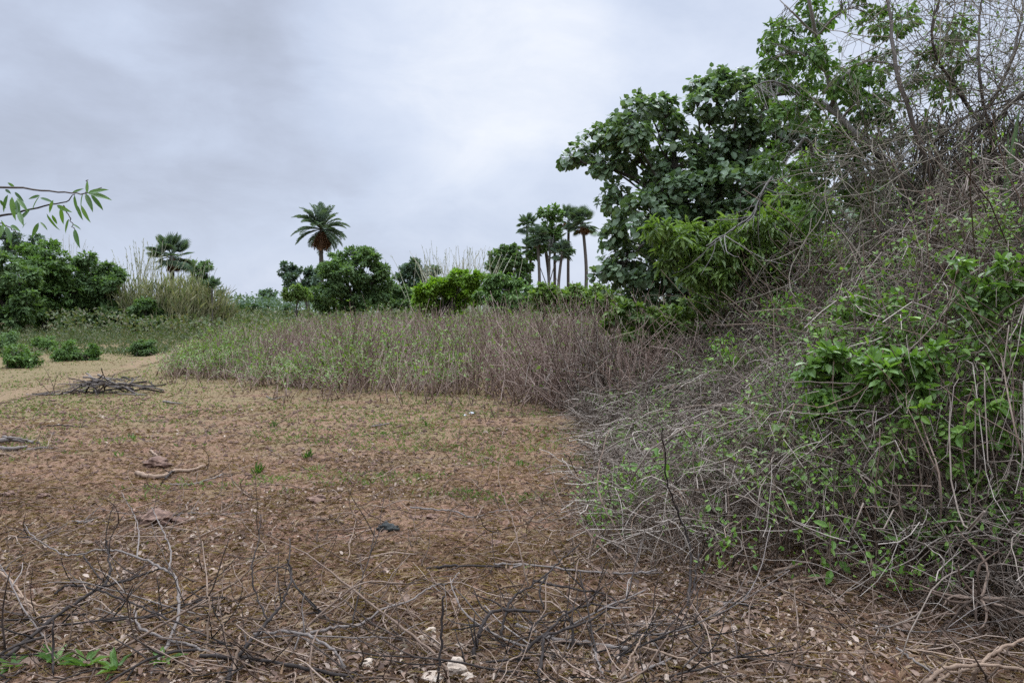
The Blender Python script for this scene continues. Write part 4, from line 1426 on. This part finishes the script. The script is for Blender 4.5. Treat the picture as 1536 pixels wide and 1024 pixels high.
    pts = [(1225, 470, Y + .9), (1228, 330, Y + .6), (1215, 215, Y), (1195, 222, Y), (1165, 255, Y), (1143, 290, Y - .1), (1125, 325, Y - .1), (1090, 350, Y - .2), (1060, 368, Y - .2)]
    P = spline([gxy((1230 - CX) / F * (Y + 1), Y + 1)] + [at(*p) for p in pts], 40, .008)
    b = MB()
    b.tubes(P, np.linspace(.032, .009, 40), 7)
    k = rng.integers(14, 39, 26)
    S = wander(P[k], rdir(26) * .8 + np.array([-.2, 0, -.7]), .4 + .7 * rng.random(26), 9, .1, .1)
    b.tubes(S, np.linspace(.007, .003, 9)[None] * np.ones((26, 1)), 5)
    tag(b.build('bent_branch', M['bark_grey'], None, P[0]), 'bent pale grey branch drooping before the round leaved tree', 'branch')

    # strap leaved plant at the right border
    Y = 6.3
    base = gxy((1510 - CX) / F * Y, Y)
    root = empty('strap_leaf_plant', base, 'stiff upright strap leaved plant at the right border', 'plant')
    for j, pts in enumerate(([(1505, 560), (1508, 430), (1508, 310), (1520, 220), (1530, 160)], [(1515, 560), (1525, 420), (1535, 330), (1560, 240)], [(1500, 560), (1500, 400), (1512, 290), (1512, 200)])):
        P = spline([at(x, y, Y - .05 * j) for x, y in pts], 20)
        w = np.sin(np.linspace(.5, PI, 20)) ** .8 * (.034 if j == 0 else .026) + .002
        b = MB()
        T = nrm(np.gradient(P, axis=0))
        S = nrm(np.cross(T, [0, 1, .2]))
        Nn = np.cross(S, T)
        ring = np.stack([P - S * w[:, None], P - Nn * w[:, None] * .35, P + S * w[:, None], P + Nn * w[:, None] * .12], 1)
        V = ring.reshape(-1, 3)
        q = np.array([(k * 4 + s, k * 4 + (s + 1) % 4, k * 4 + 4 + (s + 1) % 4, k * 4 + 4 + s) for k in range(19) for s in range(4)])
        b.add(V, q, 0, True)
        b.build('leaf', M['leaf_dark'], root, base)
    for (x, y, lab) in ((1484, 215, 'pale withered leaf caught high in the bare thorny tree'), (1476, 305, 'pale withered leaf caught lower in the bare thorny tree')):
        b = MB()
        p = at(x, y, 6.9)
        b.leaves([p + [0, 0, .08]], [[.15, .1, -1]], [[.3, -1, .1]], .17, .05, 'curl')
        tag(b.build('withered_leaf', M['stone'], None, p), lab, 'leaf')


# ------------------------------------------------------------------ branches and sticks on the ground
def stick(pts, r0, r1, mat, label, name='fallen_branch', twigs=0, group=None, jit=.003, cat='branch', tl=.25):
    P = spline([on(*p) for p in pts], max(14, 6 * len(pts)), jit)
    P[:, 2] = np.maximum(P[:, 2], gz(P[:, 0], P[:, 1]) + r1 * .6)
    b = MB()
    n = len(P)
    b.tubes(P, np.linspace(r0, r1, n) * (1 + .12 * rng.normal(size=n)), 7)
    if twigs:
        k = rng.integers(2, n - 1, twigs)
        S = wander(P[k], rdir(twigs) * np.array([1, .7, .8]) + np.array([0, 0, .25]), tl * (.5 + rng.random(twigs)), 7, .1, .12)
        S[..., 2] = np.maximum(S[..., 2], gz(S[..., 0], S[..., 1]) + .006)
        b.tubes(S, np.linspace(r1 * .8, r1 * .35, 7)[None] * np.ones((twigs, 1)), 5)
    return tag(b.build(name, M[mat], None, P[0]), label, cat, group)


def build_sticks():
    S = stick
    S([(225, 1030, 0), (261, 962, .03), (269, 912, .10), (261, 876, .17), (240, 860, .20), (215, 845, .22), (180, 834, .20), (150, 834, .2), (105, 840, .18), (75, 825, .16), (45, 805, .14), (38, 793, .16)], .0085, .003, 'grey_wood',
      'long grey vine curving up over the leaf litter at lower left', twigs=5)
    S([(-10, 1016, .02), (83, 940, .05), (130, 903, .10), (157, 882, .14), (165, 862, .18), (162, 838, .24), (160, 815, .30)], .010, .004, 'black', 'forked black branch rising at the lower left', twigs=7)
    S([(152, 888, .14), (195, 876, .14), (225, 866, .16), (245, 861, .18)], .007, .004, 'black', 'black side branch joining the grey vine at lower left', twigs=3)
    S([(82, 892, .06), (105, 880, .10), (155, 895, .12), (200, 920, .10), (250, 943, .08), (350, 982, .02)], .007, .004, 'black', 'straight dark branch slanting down to the right at lower left', twigs=5)
    S([(125, 838, .22), (140, 862, .16), (158, 880, .13)], .005, .004, 'black', 'short thin twig crossing the black fork at lower left')
    S([(155, 948, .04), (240, 935, .07), (300, 915, .09), (338, 908, .10)], .006, .004, 'black', 'dark branch lying level below the grey vine', twigs=3)
    S([(203, 930, .08), (207, 955, .05), (240, 972, .04), (300, 985, .02), (345, 1000, .01)], .008, .005, 'grey_wood', 'crooked grey stick right of the grey vine foot', twigs=2)
    S([(254, 862, .15), (256, 830, .17), (243, 795, .2), (228, 768, .22)], .006, .003, 'grey_wood', 'thin grey twig standing up out of the vine loop', twigs=3)
    S([(206, 842, .1), (208, 800, .12), (200, 770, .16), (182, 735, .2)], .005, .0025, 'grey_wood', 'thin pale twig standing at far left of the clearing', twigs=2)
    S([(313, 990, 0), (311, 960, .08), (315, 920, .2), (311, 890, .28)], .006, .003, 'tan_wood', 'thin upright tan stick at lower left')
    S([(80, 1030, 0), (80, 990, .08), (81, 945, .2)], .005, .004, 'black', 'short upright dark stick at the lower left corner')
    S([(345, 1030, 0), (356, 985, .1), (361, 958, .16)], .008, .004, 'tan_wood', 'tan split stick standing near the lower left')
    S([(0, 865, .08), (20, 880, .1), (45, 915, .08), (70, 945, .02)], .007, .003, 'tan_wood', 'tan cane leaning at the left border', twigs=2)
    S([(-10, 888, .1), (30, 900, .1), (60, 915, .06), (90, 912, .02)], .008, .004, 'tan_wood', 'second tan cane at the left border', twigs=2)
    S([(341, 1030, .02), (352, 1001, .05), (388, 956, .1), (419, 918, .16), (432, 895, .2), (438, 865, .25), (430, 850, .3)], .010, .004, 'black', 'black branch reaching up from the lower edge left of centre', twigs=5)
    S([(402, 942, .06), (384, 906, .14), (378, 865, .25), (388, 823, .34), (391, 779, .45)], .005, .0025, 'black', 'thin dark wavy twig standing left of centre', twigs=2)
    S([(399, 808, .06), (460, 836, .12), (571, 920, .12), (657, 990, .06), (676, 1030, .02)], .004, .0065, 'twig_brown', 'long straight brown stick slanting across the lower centre', twigs=2)
    S([(380, 960, .05), (435, 951, .09), (477, 965, .10), (505, 987, .08), (520, 1018, .0)], .007, .006, 'grey_wood', 'grey bow shaped branch at the lower centre', twigs=2)
    S([(300, 996, .03), (380, 998, .04), (463, 1008, .04), (530, 1026, .03)], .010, .007, 'black', 'dark stick lying flat along the lower edge left of centre', twigs=3)
    S([(458, 955, .02), (505, 940, .04), (538, 938, .05), (574, 917, .07), (610, 906, .08), (646, 879, .1), (674, 870, .12), (688, 855, .14)], .008, .003, 'grey_wood', 'grey forked branch rising to the right at the lower centre', twigs=5)
    S([(657, 1030, 0), (661, 960, .18), (666, 895, .36)], .006, .005, 'black', 'straight black stick standing upright at the lower centre')
    S([(710, 990, .0), (714, 965, .06), (722, 940, .12), (738, 917, .16), (770, 914, .15), (810, 918, .12)], .011, .007, 'black', 'thick black bent branch arching at the lower centre', twigs=5)
    S([(752, 953, .03), (760, 912, .12), (774, 890, .16), (795, 874, .18), (824, 858, .2), (849, 830, .25), (871, 811, .3)], .008, .003, 'black', 'black branch climbing to the upper right at the lower centre', twigs=6)
    S([(793, 876, .12), (777, 815, .3), (768, 780, .38), (752, 740, .48), (748, 700, .58), (762, 670, .66)], .005, .002, 'twig_brown', 'tall thin brown twig standing at the centre of the clearing', twigs=2)
    S([(822, 860, .16), (810, 879, .14), (815, 912, .06)], .006, .005, 'black', 'short black side twig hooked downwards')
    S([(773, 982, .02), (819, 948, .1), (847, 915, .16), (882, 905, .15), (918, 902, .12)], .008, .004, 'black', 'black branch fanning to the right above the lower edge', twigs=5)
    S([(795, 963, .02), (797, 942, .08), (822, 918, .12), (850, 910, .14)], .006, .004, 'black', 'small black loop of branch at lower centre')
    S([(808, 1026, .0), (814, 969, .1), (822, 953, .12), (877, 928, .13), (915, 907, .14), (953, 889, .15)], .009, .004, 'black', 'long black branch rising right from the lower edge', twigs=6)
    S([(857, 976, .0), (860, 945, .08), (850, 915, .16)], .009, .005, 'black', 'stout short black upright fork at lower centre', twigs=2)
    S([(740, 851, .02), (795, 853, .02), (877, 857, .03), (959, 857, .04), (985, 854, .05)], .008, .006, 'grey_wood', 'long level grey stick at the front of the tangle', twigs=2)
    S([(800, 872, .05), (863, 879, .06), (904, 887, .05), (930, 900, .02)], .007, .004, 'black', 'dark level stick below the long grey stick', twigs=3)
    S([(775, 935, .02), (830, 952, .03), (890, 960, .03), (942, 967, .04)], .010, .011, 'grey_wood', 'lichen grey stick with knobbed end at lower centre')
    S([(905, 945, .04), (960, 962, .05), (1040, 990, .05), (1120, 1026, .02)], .006, .004, 'tan_wood', 'thin tan stick slanting down across bare soil', twigs=2)
    S([(925, 1030, 0), (945, 985, .1), (965, 945, .18)], .006, .003, 'tan_wood', 'thin tan twig standing at the lower edge right of centre', twigs=1)
    S([(890, 970, .03), (900, 1000, .03), (910, 1028, .0)], .005, .004, 'grey_wood', 'short grey twig at the lower edge right of centre')
    # saplings at the tangle front
    S([(1031, 908, 0), (1036, 862, .06), (1034, 813, .20), (1017, 767, .38), (1000, 718, .6), (997, 672, .8), (992, 634, 1.0)], .0095, .003, 'black', 'slender dark sapling standing at the front of the tangle', 'bare_sapling', 4, cat='sapling')
    S([(1042, 890, .0), (1044, 850, .1), (1052, 825, .15)], .008, .004, 'black', 'short dark shoot beside the slender sapling foot', 'bare_sapling', 1, cat='sapling')
    S([(962, 856, .0), (925, 788, .2), (901, 743, .36), (897, 711, .46), (908, 658, .66), (915, 640, .72)], .007, .003, 'twig_brown', 'thin brown sapling leaning left of the dark sapling', 'bare_sapling', 4, cat='sapling')
    S([(940, 858, .0), (890, 802, .16), (841, 750, .34), (827, 694, .54)], .006, .003, 'twig_brown', 'thin forked sapling furthest left of the tangle front', 'bare_sapling', 3, cat='sapling')
    # right foreground
    S([(1375, 1030, .0), (1399, 1006, .06), (1427, 991, .1), (1477, 987, .1), (1545, 994, .06)], .010, .007, 'tan_wood', 'thick tan branch bowed at the lower right corner')
    S([(1395, 1026, .02), (1420, 1005, .05), (1455, 993, .07)], .008, .006, 'tan_wood', 'tan side branch under the bowed branch at lower right')
    S([(1457, 1012, .0), (1468, 990, .08), (1496, 965, .14), (1545, 945, .2)], .010, .006, 'tan_wood', 'tan branch slanting up at the lower right corner', twigs=3)
    S([(1160, 864, .04), (1220, 850, .06), (1290, 842, .08), (1335, 835, .1)], .008, .006, 'tan_wood', 'straight brown stick at the lower front of the tangle', twigs=1)
    S([(1170, 880, .02), (1230, 872, .03), (1285, 858, .05), (1330, 862, .04)], .009, .006, 'tan_wood', 'second straight brown stick below the first at the tangle front', twigs=1)
    S([(1196, 800, .1), (1203, 820, .06), (1216, 848, .0)], .008, .006, 'tan_wood', 'short pale stem stub at the front of the tangle')
    S([(1345, 965, .03), (1378, 985, .03), (1400, 998, .02)], .006, .005, 'grey_wood', 'thin grey stick on bare soil at lower right')
    # tan root stock
    c = on(1468, 893, .16)
    b = MB()
    N = 22
    a = rng.random(N) * 2 * PI
    P = wander(np.repeat(c[None], N, 0), np.stack([np.cos(a), np.sin(a) * .8, .2 * rng.random(N)], -1), .22 + .3 * rng.random(N), 9, .2, .16, .10)
    P[..., 2] = np.maximum(P[..., 2], gz(P[..., 0], P[..., 1]) + .006)
    b.tubes(P, np.linspace(.008, .0035, 9)[None] * np.ones((N, 1)), 6)
    tr = spline([on(1462, 925, 0), c, c + [-.03, 0, .05]], 8)
    b.tubes(tr, np.linspace(.022, .012, 8), 7)
    tag(b.build('root_stock', M['twig_brown'], None, tr[0]), 'tan uprooted root stock spreading its roots at lower right', 'roots')
    # loose branches over the litter
    for i in range(76):
        if i < 34:
            px, py = 690 + 290 * rng.random(), 930 + 100 * rng.random() ** .8
        elif i < 60:
            px, py = -20 + 560 * rng.random(), 930 + 100 * rng.random() ** .8
        else:
            px, py = 860 + 640 * rng.random(), 850 + 90 * rng.random()
        p = on(px, py)
        a = rng.random() * 2 * PI
        P = wander(p[None], np.array([[math.cos(a), math.sin(a), .25 * rng.random()]]), np.array([.35 + .75 * rng.random()]), 12, .09, .07, .015)[0]
        P[:, 2] = np.maximum(P[:, 2], gz(P[:, 0], P[:, 1]) + .008)
        b = MB()
        r = .0035 + .0045 * rng.random()
        b.tubes(P, np.linspace(r, r * .45, 12), 6)
        k = rng.integers(2, 11, 4)
        W = wander(P[k], nrm(P[k] - P[k - 1]) + rdir(4) * .9 + np.array([0, 0, .15]), .15 + .25 * rng.random(4), 7, .1, .1)
        W[..., 2] = np.maximum(W[..., 2], gz(W[..., 0], W[..., 1]) + .006)
        b.tubes(W, np.linspace(r * .6, r * .3, 7)[None] * np.ones((4, 1)), 5)
        mt = ('black', 'black', 'black', 'grey_wood', 'twig_brown')[rng.integers(5)]
        w = {'black': 'dark', 'grey_wood': 'grey', 'twig_brown': 'brown'}[mt]
        side = 'over the leaf litter at the front of the clearing' if i < 60 else 'on the soil along the foot of the tangle'
        tag(b.build('fallen_twig', M[mt], None, P[0]), f'thin forked {w} twig lying {side}', 'twig', f'loose {w} twigs ' + ('at the front' if i < 60 else 'under the tangle'))
    # the pile of cut sticks
    c = on(150, 592)
    for i in range(64):
        t = rng.normal() * .5
        t = max(-.98, min(.98, t + .15))
        hh = .30 * max(0, 1 - (t - .25) ** 2 / .9) * rng.random() ** .7
        p = c + np.array([t, rng.normal() * .22, hh + .02])
        a = rng.normal() * .55 + (PI if rng.random() < .5 else 0)
        P = wander(p[None], np.array([[math.cos(a), math.sin(a), rng.normal() * .2]]), np.array([.35 + .5 * rng.random()]), 8, .10, .08)[0]
        P = P - (P[4] - P[0])
        P[:, 2] = np.maximum(P[:, 2], gz(P[:, 0], P[:, 1]) + .012)
        r = .009 + .014 * rng.random() ** 1.5
        b = MB()
        b.tubes(P, np.linspace(r, r * .6, 8), 6)
        mt = 'grey_wood' if rng.random() < .62 else 'black'
        tag(b.build('cut_stick', M[mt], None, P[0]), 'pale grey stick in the low pile of cut wood' if mt == 'grey_wood' else 'dark stick in the low pile of cut wood', 'stick', 'sticks of the low pile')
    for i in range(14):
        x, y = c[0] - 1.0 + 1.1 * rng.random(), c[1] + rng.normal() * .2
        p = gxy(x, y)
        P = wander(p[None], np.array([[rng.normal() * .5, rng.normal() * .3, .8]]), np.array([.25 + .35 * rng.random()]), 7, .1, .1)[0]
        b = MB()
        b.tubes(P, np.linspace(.008, .003, 7), 5)
        W = wander(P[[2, 4]], rdir(2) + [0, 0, .4], np.array([.2, .15]), 5, .1, .1)
        b.tubes(W, np.full((2, 5), .003), 4)
        tag(b.build('standing_twig', M['twig_brown'], None, p), 'thin twig sticking up from the left half of the low pile', 'twig', 'twigs sticking out of the low pile')
    # bits of wood on the left
    for (pts, r, lab, mt) in (
            ([(-12, 668, .04), (20, 664, .05), (50, 668, .02)], .035, 'rotten grey log at the left border', 'grey_wood'), ([(-8, 677, .02), (18, 680, .03), (40, 674, .02)], .028, 'second rotten grey log at the left border', 'grey_wood'),
            ([(5, 660, .08), (30, 663, .07), (62, 666, .01)], .016, 'thin grey branch over the rotten logs', 'grey_wood'), ([(-10, 686, .03), (8, 689, .03), (22, 691, .02)], .014, 'white peeled stick at the left border', 'tan_wood'),
            ([(40, 680, .01), (62, 679, .03), (85, 678, .01)], .012, 'curved grey stick right of the rotten logs', 'grey_wood'), ([(58, 645, .01), (90, 642, .02), (132, 641, .01)], .012, 'long low dark stick on the grass at left', 'black'),
            ([(205, 706, .02), (222, 710, .03), (245, 708, .03), (262, 701, .04), (285, 699, .03), (308, 694, .02)], .028, 'bent pale brown branch on the clearing at left', 'tan_wood'),
            ([(248, 712, .03), (256, 704, .04), (268, 698, .05)], .012, 'dark short branch crossing the bent pale branch', 'black'), ([(255, 724, .01), (290, 724, .02), (315, 718, .02), (334, 711, .02)], .010, 'thin bowed stick below the bent pale branch', 'grey_wood'),
            ([(218, 655, .01), (229, 654, .02), (240, 655, .01)], .014, 'short pale stick on the clearing at left', 'tan_wood'), ([(226, 678, .01), (233, 683, .03), (240, 687, .02)], .016, 'short pale piece of wood above the bent branch', 'tan_wood'),
            ([(245, 601, .01), (262, 602, .03), (275, 603, .01)], .02, 'pale flat piece of wood right of the low pile', 'grey_wood'), ([(110, 780, .01), (130, 781, .02), (140, 780, .01)], .012, 'short grey slat on the earth at left', 'grey_wood'),
            ([(615, 758, .02), (660, 761, .02), (680, 761, .03), (708, 769, .02), (740, 763, .02), (775, 762, .01)], .008, 'long pale stick lying in the middle of the clearing', 'grey_wood'),
            ([(558, 639, .01), (575, 637, .03), (585, 635, .02)], .014, 'short pale stick in the middle distance', 'grey_wood'), ([(570, 712, .01), (580, 709, .02), (584, 710, .01)], .01, 'small white stick at the middle of the clearing', 'tan_wood'),
            ([(640, 850, .02), (680, 853, .02), (730, 852, .03), (780, 857, .01)], .009, 'dark flat stick lying across the lower centre', 'black'), ([(0, 812, .01), (25, 808, .02), (60, 806, .01)], .009, 'thin dark stick near the left border', 'black'),
            ([(240, 775, .01), (290, 772, .02), (330, 776, .01), (385, 770, .01)], .006, 'thin grey stick lying level at left of centre', 'grey_wood'), ([(400, 593, .01), (410, 597, .03), (425, 594, .01)], .012, 'small grey root end before the weed field', 'grey_wood')):
        S(pts, r, r * .5, mt, lab, 'fallen_stick', 2 if r < .02 else 0, cat='stick', tl=.15)


def lump(p, rx, ry, rz, name, label, cat, mat, group=None, rough=.25, sub=3, sink=.25):
    import bmesh
    bm = bmesh.new()
    bmesh.ops.create_icosphere(bm, subdivisions=sub, radius=1)
    V = np.array([v.co[:] for v in bm.verts])
    Fc = np.array([[v.index for v in f.verts] for f in bm.faces])
    bm.free()
    s = rng.random(3) * 40
    n = vnoise(V[:, 0] * 1.7 + s[0], V[:, 1] * 1.7 + V[:, 2] * 2.3 + s[1], 1) + .5 * vnoise(V[:, 0] * 4 + s[2], V[:, 2] * 4 + V[:, 1] * 3, 4)
    V = V * (1 + rough * 2 * n)[:, None] * np.array([rx, ry, rz])
    V[:, 2] = np.maximum(V[:, 2], -rz * .6)
    b = MB()
    b.add(V + np.asarray(p) + [0, 0, rz * (1 - sink) * .6], Fc, 0, mat in ('dung', 'plastic'))
    return tag(b.build(name, M[mat], None, p), label, cat, group)


def build_small():
    for (px, py, rx, rz, lab) in ((682, 1012, .055, .045, 'largest white stone at the lower edge near the centre'), (650, 1021, .06, .022, 'flat cream stone at the lower edge left of the white stone'), (700, 1020, .03, .02, 'small cream stone right of the white stone'),
                                  (634, 958, .028, .018, 'brown pebble above the long straight stick end'), (646, 946, .028, .02, 'upper brown pebble above the long straight stick end'), (551, 1006, .03, .018, 'pale pebble left of the flat cream stone')):
        lump(on(px, py), rx, rx * .8, rz, 'stone', lab, 'stone', 'stone')
    d = on(580, 790)
    root = empty('dung_pat', d, 'black lump of dried dung on the clearing', 'dung')
    for (dx, dz, r) in ((-.03, 0, .05), (.035, .0, .055), (0, .02, .05), (.07, 0, .03)):
        o = lump(d + [dx, rng.normal() * .015, dz], r, r * .8, r * .6, 'lump', None, None, 'dung', rough=.35)
        o.location = (dx, 0, dz)
        o.parent = root
    for (px, py, r, lab) in ((65, 743, .05, 'dark earth clod at left of the clearing, right one of a pair'), (14, 742, .05, 'dark earth clod close to the left border'), (236, 697, .13, 'low reddish earth heap behind the bent pale branch'),
                             (478, 757, .09, 'reddish earth clod left of the dung'), (505, 752, .05, 'small reddish clod beside the larger one'), (648, 772, .05, 'upright reddish clod right of the dung'), (625, 772, .045, 'flat reddish clod right of the dung'),
                             (232, 787, .12, 'broken earth heap behind the grey vine'), (268, 785, .06, 'small clod right of the broken earth heap'), (190, 680, .03, 'small dark clod on the grass at left'), (163, 659, .035, 'tiny black clod further back at left'),
                             (720, 640, .03, 'tiny dark clod before the weed field'), (712, 700, .03, 'tiny dark clod in the middle of the clearing'), (745, 815, .06, 'dark clod near the tall thin twig')):
        lump(on(px, py), r, r * .8, r * .5, 'earth_clod', lab, 'clod', 'clod', rough=.4)
    for (px, py, r, lab) in ((457, 578, .06, 'crumpled white plastic scrap at the foot of the weed field'), (708, 625, .045, 'flat white plastic scrap before the weed field'), (697, 628, .025, 'small white scrap left of the flat one'), (948, 747, .045, 'pale bluish plastic scrap caught in the tangle front'), (830, 850, .02, 'tiny white scrap among the litter')):
        lump(on(px, py), r, r * .7, r * .45, 'plastic_scrap', lab, 'litter', 'plastic', rough=.6)
    # small plants on the clearing
    for (px, py, h, n, lab) in ((388, 708, .16, 26, 'small dark green tuft left of centre'), (460, 684, .17, 22, 'small spiky green tuft in the clearing'), (412, 638, .13, 18, 'bright green tuft in the middle distance'), (108, 548, .1, 8, 'tiny green tuft near the round bushes'),
                                (640, 640, .12, 12, 'little green tuft before the weed field'), (575, 650, .09, 10, 'little green tuft left of the flat scrap'), (200, 662, .12, 12, 'dark little weed on the grass at left'), (180, 690, .1, 10, 'low dark weed beside the clod at left'),
                                (780, 690, .1, 12, 'thin green tuft right of centre'), (700, 735, .08, 8, 'sparse tuft in the clearing centre')):
        p = on(px, py)
        b = MB()
        d = np.stack([rng.normal(size=n) * .5, rng.normal(size=n) * .5, np.ones(n)], -1)
        b.leaves(np.repeat(p[None], n, 0) + rng.normal(size=(n, 3)) * [.02, .02, 0], d, np.stack([rng.normal(size=n), -np.ones(n), .3 * np.ones(n)], -1), h * .8 * (.5 + .7 * rng.random(n)), .013, 'lance')
        tag(b.build('grass_tuft', M['leaf_mid'], None, p), lab, 'plant')
    # broad green weeds at the lower left corner
    for (px, py, n, lab) in ((20, 1015, 9, 'broad leaved green weed in the lower left corner'), (85, 1012, 12, 'leafy green weed right of the corner weed'), (130, 1018, 11, 'low green weed third from the lower left corner'), (175, 1024, 9, 'low green weed at the lower edge by the vine'),
                             (243, 1008, 8, 'upright green weed at the foot of the grey vine')):
        p = on(px, py)
        b = MB()
        a = rng.random(n) * 2 * PI
        d = np.stack([np.cos(a), np.sin(a), .2 + .9 * rng.random(n)], -1)
        b.leaves(np.repeat(p[None], n, 0), d, np.array([0, -.2, 1.]) + rdir(n) * .3, .07 + .06 * rng.random(n), .022 + .014 * rng.random(n), 'lance')
        tag(b.build('broadleaf_weed', M['leaf_mid'], None, p), lab, 'plant')


# ------------------------------------------------------------------ tree outside the frame whose branch hangs in at the left
def build_overhang():
    Y = 4.6
    base = gxy(-5.0, Y + .3)
    root = empty('overhanging_tree', base, 'leafy branch of a tree hanging in at the upper left border', 'tree')
    tr, lf = MB(), MB()
    top = np.array([-4.9, Y + .1, 3.0])
    tr.tubes(spline([base - [0, 0, .1], base + [.1, 0, 1.3], top, top + [.2, 0, 1.2]], 20, .006), np.linspace(.09, .045, 20), 8)
    fine = [[(-250, 300), (-80, 280), (0, 281), (55, 284), (100, 289), (130, 290), (152, 282)], [(-250, 330), (-60, 330), (0, 324), (30, 318), (70, 308), (100, 302), (112, 290)], [(-60, 330), (0, 335), (20, 345), (30, 352)],
            [(95, 308), (104, 325), (112, 345)], [(130, 290), (131, 278), (130, 270)]]
    for j, pts in enumerate(fine):
        P = spline([at(x, y, Y + .04 * j) for x, y in pts], 24, .003)
        if j < 2:
            P = np.vstack([top + [.02, 0, -.2 * j], P])
        tr.tubes(P, np.linspace(.010 if j < 2 else .004, .0025, len(P)), 6)
    # leaf: (base px, tip px)
    LV = [((131, 290), (160, 282)), ((132, 290), (166, 296)), ((128, 290), (140, 316)), ((136, 292), (156, 315)), ((140, 294), (150, 312)), ((125, 290), (118, 312)), ((112, 292), (115, 322)), ((108, 290), (124, 282)), ((116, 308), (122, 330)),
          ((122, 308), (133, 334)), ((131, 290), (130, 270)), ((60, 293), (43, 298)), ((60, 294), (45, 313)), ((60, 297), (80, 302)), ((80, 300), (72, 320)), ((70, 320), (86, 347)), ((78, 322), (86, 338)), ((92, 311), (93, 338)),
          ((104, 328), (95, 350)), ((112, 343), (117, 371)), ((108, 336), (122, 343)), ((25, 297), (42, 316)), ((18, 295), (20, 330)), ((25, 300), (27, 325)), ((30, 330), (45, 312)), ((12, 292), (2, 318)), ((22, 288), (35, 302)),
          ((58, 334), (47, 357)), ((60, 333), (72, 344)), ((40, 334), (32, 341)), ((28, 318), (34, 336)), ((10, 340), (16, 362)), ((5, 336), (0, 355)), ((16, 338), (28, 345)), ((22, 280), (10, 274)), ((8, 284), (16, 290)), ((85, 308), (105, 318)),
          ((10, 352), (18, 368)), ((0, 300), (8, 312)), ((2, 330), (10, 345)), ((18, 350), (8, 366))]
    pos, dr, Ls = [], [], []
    for (a, t) in LV:
        yy = Y + rng.normal() * .05
        p, q = at(a[0], a[1], yy), at(t[0], t[1], yy + rng.normal() * .03)
        pos.append(p)
        dr.append(q - p)
        Ls.append(np.linalg.norm(q - p))
    Ls = np.array(Ls)
    lf.leaves(np.array(pos), np.array(dr), np.array([0, -.8, .4]) + rdir(len(LV)) * .6, Ls, np.maximum(Ls * .24, .018), 'long')
    # the rest of its crown, outside the frame
    for c in ((-5.2, 4.8, 4.0), (-5.6, 5.0, 3.4), (-5.3, 4.6, 3.3)):
        clump_leaves(lf, np.array(c), .65, 170, .12, .035, 'lance', .9)
    tr.build('trunk', M['bark'], root, base)
    lf.build('crown', M['leaf_hang'], root, base)


build_world()
build_ground()
build_litter()
build_trees()
build_palms()
build_left()
build_distance()
build_field()
build_thicket()
build_thicket_plants()
build_sticks()
build_small()
build_overhang()
